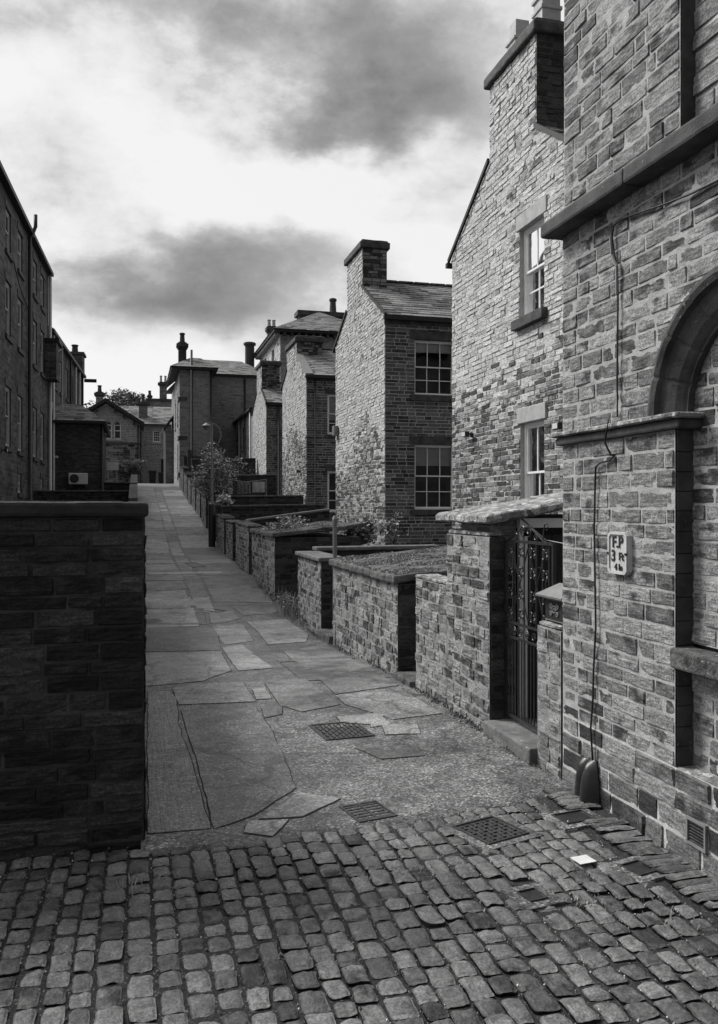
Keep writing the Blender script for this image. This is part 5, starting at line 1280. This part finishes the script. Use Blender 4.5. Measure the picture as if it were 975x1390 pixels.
for i, (x, h, l) in enumerate(((1.28, 1.15, 'tall dark wheelie bin left of the far doorway'), (2.05, 1.0, 'dark bin standing in front of the far doorway'), (-.10, 1.0, 'dark bin at the far left edge of the alley'))):
    y = 72.5; z = zg(y); b = thing('wheelie_bin', (x, y, z), l, 'bin', 'bins at the far end of the alley')
    mb = MB(); P = [(x - .24, y - .25, z + .04), (x + .24, y - .25, z + .04), (x + .24, y + .25, z + .04), (x - .24, y + .25, z + .04), (x - .30, y - .32, z + h), (x + .30, y - .32, z + h), (x + .30, y + .32, z + h), (x - .30, y + .32, z + h)]
    mb.add(P, [(0, 1, 2, 3), (4, 5, 6, 7), (0, 1, 5, 4), (1, 2, 6, 5), (2, 3, 7, 6), (3, 0, 4, 7)], RUBBER); mb.build('body', b)
    mb = MB(); mb.rbox(W, x - .33, x + .33, y - .36, y + .36, z + h, z + h + .07, RUBBER, .2, .002, .02); mb.build('lid', b)
    for s_ in (-1, 1): mb = MB(); mb.tube([(x + s_ * .2, y + .3, z + .09), (x + s_ * .27, y + .3, z + .09)], .09, RUBBER, 10); mb.build('wheel', b)

# building seen over its roof
t = thing('distant_house', (5, 92, zg(92)), 'distant roof and wall with twin potted ornate chimney above the end house', 'house')
mb = MB(); block(mb, 1.0, 9, 92, 98, 4, 13.0, WALL_FAR); mb.build('wall', t)
mb = MB(); mb.box(W, .9, 9.1, 91.9, 98.1, 13.0, 13.25, DRESS); mb.build('parapet', t)
corbel_chimney(t, (2.75, 93, 13.25), .75, .6, 1.9, 2, WALL_FAR, ph=.7)
corbel_chimney(t, (1.35, 93, 12.5), .4, .4, 1.2, 1, WALL_FAR, ph=.5)

# chapel-like gable with twin arched windows
t = thing('arched_window_house', (-2.3, 68, zg(68)), 'gabled stone house with a pair of arched white windows, far left', 'house')
fy = frY(68); cx = -2.28
def archhole(a, b, z0, zs): 
    c = (a + b) / 2; R_ = (b - a) / 2
    return [(a, z0), (b, z0)] + [(c + R_ * math.cos(x), zs + R_ * 1.25 * math.sin(x)) for x in [PI * i / 10 for i in range(11)]]
holes = [archhole(-2.36, -1.86, 7.0, 8.05), archhole(-1.68, -1.18, 7.0, 8.05)]
mb = MB(); stones(mb, fy, [(cx - 2.5, 6.75), (cx + 2.5, 6.75), (cx + 2.5, 8.15), (cx, 9.7), (cx - 2.5, 8.15)], holes, (.12, .15), (.3, .5), .015, (.004, .012), 1, S_FAR, MORTAR, 180)
stones(mb, fy, rect(cx - 2.5, cx + 2.5, 3, 6.6), [rect(-1.0, -.5, 5.0, 6.2)], (.15, .19), (.3, .6), .02, (.005, .015), 1, S_PLINTH, MORTAR_OLD, 181)
block(mb, cx - 2.5, cx + 2.5, 68.35, 74, 3, 8.1, WALL_FAR); mb.build('wall', t)
mb = MB(); mb.box(W, cx - 2.52, cx + 2.53, 67.9, 68.02, 6.6, 6.75, DRESS); mb.build('string_course', t)
for h_ in holes:
    c = (h_[0][0] + h_[1][0]) / 2
    mb = MB(); a, b = h_[0][0], h_[1][0]
    mb.box(fy, a, a + .06, -.2, -.1, 7.0, 8.1, WHITE); mb.box(fy, b - .06, b, -.2, -.1, 7.0, 8.1, WHITE); mb.box(fy, a + .06, b - .06, -.2, -.1, 7.0, 7.08, WHITE); mb.box(fy, a + .06, b - .06, -.2, -.1, 7.62, 7.68, WHITE); mb.box(fy, a + .06, b - .06, -.2, -.1, 8.05, 8.1, WHITE)
    pts = [fy.p(c + .25 * math.cos(x), -.15, 8.05 + .3 * math.sin(x)) for x in [PI * i / 10 for i in range(11)]]; mb.tube(pts, .035, WHITE, 5)
    w_ = mb.build('window', t); mb = MB(); mb.poly(fy, h_, [], -.17, GLASS); mb.build('window_pane', w_)
    mb = MB(); mb.poly(fy, h_, [], -.32, ROOM); mb.build('room_lining', w_)
    mb = MB(); mb.tube([fy.p(c + .36 * math.cos(x), .03, 8.05 + .42 * math.sin(x)) for x in [PI * i / 10 for i in range(11)]], .05, DRESS_PALE, 5); mb.build('hood_mould', w_)
mb = MB(); mb.box(fy, -2.45, -1.1, .0, .08, 6.88, 6.99, DRESS_PALE); mb.build('sill', t)
mb = MB()
for s_ in (-1, 1):
    A, B = (cx, 9.95), (cx + s_ * 2.85, 8.18)
    P = [(A[0], 67.55, A[1]), (B[0], 67.55, B[1]), (B[0], 67.55, B[1] + .13), (A[0], 67.55, A[1] + .15)]; P += [(x, 74.3, z) for x, y, z in P]
    mb.add(P, [(0, 1, 2, 3), (4, 5, 6, 7), (0, 1, 5, 4), (3, 2, 6, 7), (1, 2, 6, 5)], SLATE_FAR)
rf = mb.build('roof', t)
mb = MB()
for s_ in (-1, 1):
    P = [(cx, 67.5, 9.80), (cx + s_ * 2.88, 67.5, 8.0), (cx + s_ * 2.88, 67.5, 8.22), (cx, 67.5, 10.05)]; P += [(x, 67.58, z) for x, y, z in P]
    mb.add(P, [(0, 1, 2, 3), (4, 5, 6, 7), (0, 1, 5, 4), (3, 2, 6, 7), (1, 2, 6, 5)], PIPE)
    for k in (.25, .5, .78): x = cx + s_ * 2.7 * k; z = 9.8 - 1.8 * k; mb.box(W, x - .08, x + .08, 67.58, 67.98, z - .3, z - .02, PIPE)
mb.build('bargeboard', rf)
corbel_chimney(t, (-2.85, 70.5, 9.2), .55, .5, 1.7, 1, WALL_FAR, ph=.55)
pipe('downpipe', [(.12, 67.9, 3.4), (.12, 67.9, 8.1)], .06, PIPE, t)

# tree behind it
t = thing('tree', (-1.5, 100, zg(100)), 'round topped leafy tree standing behind the far rooftops', 'tree')
mb = MB(); mb.tube([(-1.5, 100, 4), (-1.6, 100, 9), (-1.4, 100, 13)], [.45, .35, .15], BARK, 8)
for a in range(7): mb.tube([(-1.5, 100, 8 + a * .4), (-1.5 + 2.2 * math.cos(a * 1.7), 100 + 2 * math.sin(a * 1.7), 11 + a * .4)], [.16, .05], BARK, 5)
mb.build('trunk', t)
mb = MB(); leafball(mb, (-1.6, 100, 12.4), (2.9, 2.6, 2.9), 9000, .30, LEAF, 77, LEAFP, 26); mb.build('crown', t)
t = thing('tree', (-6.5, 92, zg(92)), 'dark tree tip just showing between the left terrace and the potted chimney', 'tree')
mb = MB(); mb.tube([(-5.0, 92, 4), (-5.0, 92, 10)], [.3, .1], BARK, 7); mb.build('trunk', t)
mb = MB(); leafball(mb, (-4.7, 92, 10.6), (1.7, 1.5, 1.9), 2200, .28, LEAF, 78, LEAF, 10); mb.build('crown', t)

# ------------------------------------------------------------------ left side
# near wall
t = thing('front_wall', (-1.5, 4.4, 0), 'big dark sooty stone wall filling the left foreground', 'wall')
mb = MB(); stones(mb, frY(4.33), rect(-5.2, .035, -.05, 1.605), [], (.062, .098), (.18, .46), .010, (.004, .016), 3, S_DARK, MORTAR_SOOT_SHADE, 201, amp=.008, bed=.0015)
stones(mb, frXl(.035), rect(4.33, 4.66, -.05, 1.605), [], (.075, .09), (.14, .3), .010, (.003, .012), 2, S_DARK, MORTAR_SOOT_SHADE, 202)
stones(mb, Fr((0, 4.66, 0), (1, 0, 0), (0, 1, 0)), rect(-5.2, .035, -.05, 1.605), [], (.075, .09), (.2, .4), .010, (.003, .012), 1, S_DARK, MORTAR_SOOT_SHADE, 203)
mb.box(W, -5.2, .031, 4.334, 4.656, -.05, 1.60, MORTAR_SOOT_SHADE); mb.build('stonework', t)
mb = MB(); x = -5.2; rr = random.Random(3)
while x < .03:
    L = rr.uniform(.5, .8)
    if .06 - x - L < .3: L = .062 - x
    mb.rbox(W, x + .004, x + L - .004, 4.295, 4.70, 1.608, 1.682, SOOTCOPE, .04, .006, .012); x += L
mb.build('coping', t)
def lwall(label, y0, y1, dz, seed, X=.02):
    t = thing('yard_wall', (X - .15, y0, zg(y0)), label, 'wall', 'stone yard walls along the left of the alley'); f_ = frXl(X)
    mb = MB(); zb = zg(y0) - .1; stones(mb, f_, [(y0, zb), (y1, zb), (y1, zg(y1) + dz), (y0, zg(y0) + dz)], [], (.09, .12), (.2, .4), .012, (.004, .016), 1, S_PLINTH, MORTAR_SOOT_SHADE, seed)
    P = [(x, y, z) for x in (X - .26, X - .004) for (y, z) in ((y0, zb), (y1, zb), (y1, zg(y1) + dz), (y0, zg(y0) + dz))]
    mb.add(P, [(0, 1, 2, 3), (4, 5, 6, 7), (0, 3, 7, 4), (1, 2, 6, 5), (3, 2, 6, 7)], MORTAR_SOOT_SHADE); mb.build('stonework', t)
    mb = MB(); P = [(x, y, zz) for x in (X - .30, X + .02) for (y, zz) in ((y0, zg(y0) + dz), (y1, zg(y1) + dz), (y1, zg(y1) + dz + .06), (y0, zg(y0) + dz + .06))]
    mb.add(P, [(0, 1, 2, 3), (4, 5, 6, 7), (0, 3, 7, 4), (1, 2, 6, 5), (3, 2, 6, 7), (0, 1, 5, 4)], SLAB_DARK); mb.build('coping', t)
for i, (a, b) in enumerate(((4.67, 10.0), (10.01, 16), (17, 23), (24, 30), (31, 37), (38, 44.6))):
    lwall('left hand yard wall %s' % ['right behind the big front wall', 'second behind the front wall', 'third behind the front wall, before the rise', 'fourth behind the front wall, where the alley steepens', 'fifth behind the front wall, level with the washing line', 'sixth behind the front wall, nearest the creeper'][i], a, b, 1.15, 210 + i)
cross_wall('dark yard wall in front of the creeper and pale cabinet', 45, -1.6, .02, 2.92, 2.92, SLAB_DARK, 220, mat=S_DARK, group='yard walls below the left terrace')
cross_wall('long dark yard wall below the left terrace and air conditioner', 36, -5.2, -.2, 2.30, 2.32, SLAB_DARK, 221, mat=S_DARK, group='yard walls below the left terrace')
cross_wall('lower dark yard wall nearest behind the front wall on the left', 20, -5.2, -.3, 1.75, 1.75, SLAB_DARK, 222, mat=S_DARK, group='yard walls below the left terrace')
plant('creeper', 'dark arching creeper with pale flowers at the far left alley corner', (-.45, 46.6, 3.5), (.85, .6, .62), 1500, .10, 90, LEAF, LEAF, 5, .3, cat='creeper', clump=12)
plant('creeper', 'pale flowering spray along the top of the dark creeper', (-.35, 46.2, 4.12), (.85, .3, .14), 420, .09, 91, LEAFP, LEAFP, 3, .3, cat='creeper')
t = thing('cabinet', (-1.2, 46, 3), 'pale flat box on two posts behind the left yard wall', 'box')
mb = MB(); mb.rbox(W, -1.5, -.92, 45.9, 46.2, 3.63, 4.02, PLASTICW, .2, .002, .01); mb.build('case', t)
mb = MB(); mb.box(W, -1.45, -1.39, 46, 46.06, 2.2, 3.63, PIPEW); mb.build('post', t); mb = MB(); mb.box(W, -1.03, -.97, 46, 46.06, 2.2, 3.63, PIPEW); mb.build('post', t)

def slanted_block(name, label, A, B, depth, z0, z1, wins, seed, cat='terrace'):
    A = Vector((*A, 0)); B = Vector((*B, 0)); u = (B - A); L = u.length; u.normalize(); n = Vector((u.y, -u.x, 0))
    t = thing(name, (A.x, A.y, zg(A.y)), label, cat); fr = Fr(A, u, n); mb = MB()
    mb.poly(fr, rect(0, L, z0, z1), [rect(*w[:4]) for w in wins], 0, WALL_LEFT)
    for (a, b) in ((0, 0), (L, 0)):
        P = [fr.p(a, 0, z0), fr.p(a, -depth, z0), fr.p(a, -depth, z1), fr.p(a, 0, z1)]; mb.face(P, WALL_LEFT, [(0, z0), (depth, z0), (depth, z1), (0, z1)])
    mb.face([fr.p(0, -depth, z0), fr.p(L, -depth, z0), fr.p(L, -depth, z1), fr.p(0, -depth, z1)], WALL_LEFT, [(0, z0), (L, z0), (L, z1), (0, z1)])
    mb.build('wall', t)
    for w in wins: window(t, fr, *w[:4], cols=w[4], rows=(1, 1) if w[4] < 3 else (2, 2), depth=.05, lintel=(.14, .26, .025), sill=(.12, .16, .07), room=.4, bar=.03, frame=.07, frm=GREYPAINT)
    mb = MB(); mb.box(fr, -.2, L + .12, -.3, .22, z1 + .002, z1 + .16, PIPE); mb.build('gutter', t)
    mb = MB(); P = [fr.p(-.2, .2, z1 + .17), fr.p(L + .12, .2, z1 + .17), fr.p(L + .12, -depth / 2, z1 + 2.2), fr.p(-.2, -depth / 2, z1 + 2.2), fr.p(-.2, -depth, z1 + .17), fr.p(L + .12, -depth, z1 + .17)]
    mb.face(P[:4], SLATE_FAR, [(0, 0), (L, 0), (L, 4), (0, 4)]); mb.face([P[3], P[2], P[5], P[4]], SLATE_FAR, [(0, 0), (L, 0), (L, 4), (0, 4)]); mb.face([P[0], P[3], P[4]], WALL_LEFT); mb.face([P[1], P[2], P[5]], WALL_LEFT); mb.build('roof', t)
    return t, fr, L
wn = []
A = (-4.42, 22.0); B = (-3.84, 40.4)
for zlo, zhi in ((10.2, 11.6), (7.4, 9.2), (3.7, 5.7)):
    for y in (.8, 3.0, 5.6, 7.9, 10.3, 13.9, 16.0): wn.append((y, y + 1.0, zlo, zhi, 2))
for y in (5.6, 10.3, 16.0): wn.append((y, y + .8, 2.2, 2.9, 2))
t, fr, L = slanted_block('terrace_house', 'tallest dark stone terrace block at the left edge with rows of sash windows', A, B, 8, -.2, 12.1, wn, 1)
def fp(fr, u, n, z): return tuple(fr.p(u, n, z))
for u_, z0_, z1_, mt in ((12.35, 1, 12.0, PIPE), (L - .15, 1.5, 12.0, PIPE), (4.9, 1, 12, PIPE), (18.2, 1.5, 12.05, PIPEW)): pipe('downpipe', [fp(fr, u_, .1, z0_), fp(fr, u_, .1, z1_)], .07, mt, t)
pipe('vent_pipe', [fp(fr, 12.4, .15, 12.0), fp(fr, 12.4, .3, 12.4), fp(fr, 12.4, .3, 12.85)], .07, PIPE, t)
pipe('overhead_cable', [fp(fr, 8.9, .06, 10.2), fp(fr, 10.2, .06, 9.6), fp(fr, 12.2, .06, 9.2)], .02, PIPE, t)
mb = MB(); mb.box(fr, 17.1, 18.3, .02, .5, 7.3, 8.9, WALL_LEFT); mb.box(fr, 17.0, 18.4, .02, .62, 8.9, 9.05, PIPE); ob = mb.build('oriel', t)
mb = MB(); mb.tube([fp(fr, 17.2, .05, 8.2), fp(fr, 18.0, .6, 8.75)], .03, PIPEW, 6); mb.tube([fp(fr, 18.4, .6, 6.0), fp(fr, 18.4, .6, 8.9)], .03, PIPEW, 6); mb.build('stay', ob)
wn = [(u_, u_ + .9, a, b, 2) for a, b in ((7.6, 9.2), (4.6, 6.4)) for u_ in (1.2, 3.4, 5.8, 8.0, 10.4)]
t2, fr2, L2 = slanted_block('terrace_house', 'lower dark terrace block with pale downpipes beyond the tallest left block', (-3.95, 42.4), (-3.33, 56.7), 8, 1.5, 9.95, wn, 2)
for u_, mt in ((.4, PIPEW), (7.2, PIPE), (9.6, PIPEW), (11.6, PIPEW), (13.4, PIPE)): pipe('downpipe', [fp(fr2, u_, .1, 2.4), fp(fr2, u_, .1, 9.9)], .06, mt, t2)
mb = MB(); mb.box(fr2, L2 - 1.2, L2 + .05, -1.0, .12, 10.0, 11.25, WALL_LEFT); mb.box(fr2, L2 - 1.3, L2 + .15, -1.1, .22, 11.25, 11.4, DRESS); ch = mb.build('chimney', t2)
chimney_pot('chimney_pot', fp(fr2, L2 - .6, -.4, 11.4), .55, .2, None, False, DRESS, parent=ch)
mb = MB(); mb.box(fr2, L2 - .1, L2 + .1, .1, .85, 9.7, 9.9, PIPE); mb.build('gutter_bracket', t2)

# extension with air conditioner
t = thing('extension', (-2.8, 43, zg(43)), 'dark single storey brick extension with hipped roof carrying the air conditioner', 'extension')
mb = MB(); block(mb, -3.9, -1.66, 43, 49.5, 1.6, 5.72, WALL_BRICK); mb.build('wall', t)
mb = MB(); zz = 5.86
slate_roof(mb, (-4.0, 42.75, zz), (-1.45, 42.75, zz), (-2.75, 44.6, 6.85), (-4.0, 44.6, 6.85), .24, (.25, .5), SLATE, 51)
slate_roof(mb, (-1.45, 42.75, zz), (-1.45, 49.8, zz), (-2.75, 48, 6.85), (-2.75, 44.6, 6.85), .24, (.25, .5), SLATE, 52)
mb.face([(-4, 44.6, 6.85), (-2.75, 44.6, 6.85), (-2.75, 48, 6.85), (-4, 48, 6.85)], SLATE)
mb.face([(-4, 49.8, zz), (-1.45, 49.8, zz), (-2.75, 48, 6.85), (-4, 48, 6.85)], SLATE); mb.build('roof', t)
mb = MB(); mb.box(W, -4.0, -1.43, 42.7, 42.84, zz - .13, zz - .01, PIPE); mb.box(W, -1.55, -1.41, 42.84, 49.8, zz - .13, zz - .01, PIPE); mb.build('gutter', t)
pipe('downpipe', [(-1.62, 42.93, 2), (-1.62, 42.93, 5.75)], .05, PIPE, t); pipe('pale_pipe', [(-3.98, 42.6, 5.7), (-3.86, 42.6, 6.7)], .03, PIPEW, t)
t = thing('air_conditioner', (-2.72, 42.8, 2.75), 'pale air conditioning unit with round black fan on the extension wall', 'air conditioner')
mb = MB(); mb.rbox(W, -3.15, -2.28, 42.6, 42.95, 2.80, 3.34, PLASTICW, .15, .001, .02); mb.build('casing', t)
mb = MB(); mb.tube([(-2.88, 42.60, 3.07), (-2.88, 42.585, 3.07)], .21, IRON, 24)
for i in range(6): a = i * PI / 3; mb.tube([(-2.88, 42.58, 3.07), (-2.88 + .2 * math.cos(a), 42.58, 3.07 + .2 * math.sin(a))], .008, CASTIRON, 4)
mb.build('fan_grille', t)
mb = MB(); mb.box(W, -3.08, -3.03, 42.65, 42.99, 2.72, 2.80, GALV); mb.build('bracket', t); mb = MB(); mb.box(W, -2.40, -2.35, 42.65, 42.99, 2.72, 2.80, GALV); mb.build('bracket', t)
wall_lamp(0, 0, 0, 'white security lamp at the corner of the terrace above the yard wall', (0, -1, 0), PLASTICW, Vector((-3.72, 42.95, 4.1)))
wall_lamp(0, 0, 0, 'dark wall lamp on the tallest left block by the lower windows', (1, 0, 0), PIPE, Vector(fr.p(7.1, .02, 3.5)))

# ------------------------------------------------------------------ sky, sun, camera
SUN_AZ = Vector((-.72, .69, 0)).normalized(); SUN_EL = math.radians(44)
sd = Vector((SUN_AZ.x * math.cos(SUN_EL), SUN_AZ.y * math.cos(SUN_EL), math.sin(SUN_EL)))
L_ = bpy.data.lights.new('sun', 'SUN'); L_.energy = 4.4; L_.angle = math.radians(24); L_.color = (1, .995, .985)
so = bpy.data.objects.new('sun', L_); COL.objects.link(so); so.rotation_euler = sd.to_track_quat('Z', 'Y').to_euler(); so.location = (0, 0, 30)
wd = bpy.data.worlds.new('World'); scene.world = wd; wd.use_nodes = True; nt = wd.node_tree; bg = nt.nodes['Background']
sky = N(nt, 'ShaderNodeTexSky', sky_type='NISHITA'); sky.sun_disc = False; sky.sun_elevation = SUN_EL; sky.sun_rotation = math.atan2(SUN_AZ.x, SUN_AZ.y); sky.air_density = 1.; sky.dust_density = 2.
bw = N(nt, 'ShaderNodeRGBToBW'); nt.links.new(sky.outputs[0], bw.inputs[0])
tc = N(nt, 'ShaderNodeTexCoord'); dirv = tc.outputs['Generated']
nrm = N(nt, 'ShaderNodeVectorMath', operation='NORMALIZE'); nt.links.new(dirv, nrm.inputs[0]); dv = nrm.outputs[0]
mp = N(nt, 'ShaderNodeMapping'); mp.inputs['Scale'].default_value = (1, 1, 1.7); nt.links.new(dv, mp.inputs[0])
n1 = noise_(nt, mp.outputs[0], 2.6, 8, .56); n2 = noise_(nt, mp.outputs[0], 8, 10, .66)
warp = N(nt, 'ShaderNodeTexNoise'); warp.inputs['Scale'].default_value = 4.0; warp.inputs['Detail'].default_value = 7; nt.links.new(mp.outputs[0], warp.inputs['Vector'])
wv = N(nt, 'ShaderNodeVectorMath', operation='SUBTRACT'); nt.links.new(warp.outputs['Color'], wv.inputs[0]); wv.inputs[1].default_value = (.5, .5, .5)
ws = N(nt, 'ShaderNodeVectorMath', operation='SCALE'); nt.links.new(wv.outputs[0], ws.inputs[0]); ws.inputs['Scale'].default_value = .28
wa = N(nt, 'ShaderNodeVectorMath', operation='ADD'); nt.links.new(dv, wa.inputs[0]); nt.links.new(ws.outputs[0], wa.inputs[1]); dvw = wa.outputs[0]
def blob(px, py, rx, rz_, amt):
    """a darker cloud mass in a fixed compass direction"""
    v = ray(px, py).normalized(); side = Vector((v.y, -v.x, 0)).normalized(); up = side.cross(v)
    def dot(vec, s_):
        d_ = N(nt, 'ShaderNodeVectorMath', operation='DOT_PRODUCT'); nt.links.new(dvw, d_.inputs[0]); d_.inputs[1].default_value = vec
        o_ = math_(nt, 'SUBTRACT', d_.outputs['Value'], v.dot(vec)); o_ = math_(nt, 'DIVIDE', o_, s_); return math_(nt, 'MULTIPLY', o_, o_)
    s_ = math_(nt, 'ADD', dot(side, rx), dot(up, rz_)); front = N(nt, 'ShaderNodeVectorMath', operation='DOT_PRODUCT'); nt.links.new(dv, front.inputs[0]); front.inputs[1].default_value = v
    e = math_(nt, 'EXPONENT', math_(nt, 'MULTIPLY', s_, -1.)); e = math_(nt, 'MULTIPLY', e, math_(nt, 'GREATER_THAN', front.outputs['Value'], 0.)); return math_(nt, 'MULTIPLY', e, amt)
dark = None
for b_ in ((415, 292, .10, .035, -.42), (600, 300, .10, .06, -.35), (250, 190, .14, .06, -.16), (330, 265, .12, .03, -.25), (235, 378, .185, .052, .85), (500, 190, .14, .085, .85), (450, 20, .20, .050, .30), (130, 20, .22, .05, .25), (150, 470, .08, .05, .18), (60, 250, .10, .05, .16)):
    q_ = blob(*b_); dark = q_ if dark is None else math_(nt, 'ADD', dark, q_)
tot = math_(nt, 'ADD', dark, math_(nt, 'MULTIPLY', math_(nt, 'SUBTRACT', n1, .52), .9)); tot = math_(nt, 'ADD', tot, math_(nt, 'MULTIPLY', math_(nt, 'SUBTRACT', n2, .47), .95))
bk = N(nt, 'ShaderNodeVectorMath', operation='DOT_PRODUCT'); nt.links.new(dv, bk.inputs[0]); bk.inputs[1].default_value = (.25, -.95, -.15)  # dims the unseen sky behind the camera, added to deepen contrast
tot = math_(nt, 'ADD', tot, math_(nt, 'MULTIPLY', math_(nt, 'ADD', bk.outputs['Value'], .1, True), .9), True)
cl = ramp_(nt, tot, [(0., 9.0), (.10, 8.5), (.24, 7.3), (.38, 5.2), (.6, 3.2), (.85, 2.0), (1., 1.5)])
# a little of the clear sky's own brightness comes through the cloud sheet
mixs = N(nt, 'ShaderNodeMix', data_type='RGBA'); mixs.inputs['Factor'].default_value = .88
nt.links.new(bw.outputs[0], mixs.inputs[6]); nt.links.new(cl, mixs.inputs[7])
nt.links.new(mixs.outputs[2], bg.inputs['Color']); bg.inputs['Strength'].default_value = .10
cam = bpy.data.cameras.new('camera'); co = bpy.data.objects.new('camera', cam); COL.objects.link(co); scene.camera = co
co.location = (0, 0, EYE); co.rotation_euler = (math.radians(90), 0, YAW)
cam.sensor_fit = 'HORIZONTAL'; cam.sensor_width = 36; cam.lens = 1150 / 975 * 36; cam.shift_y = -5 / 975; cam.clip_end = 2000; cam.clip_start = .05
scene.render.engine = 'CYCLES'; scene.render.resolution_x = 718; scene.render.resolution_y = 1024
vs = scene.view_settings; vs.view_transform = 'Standard'; vs.look = 'None'; vs.exposure = .1; vs.gamma = 1
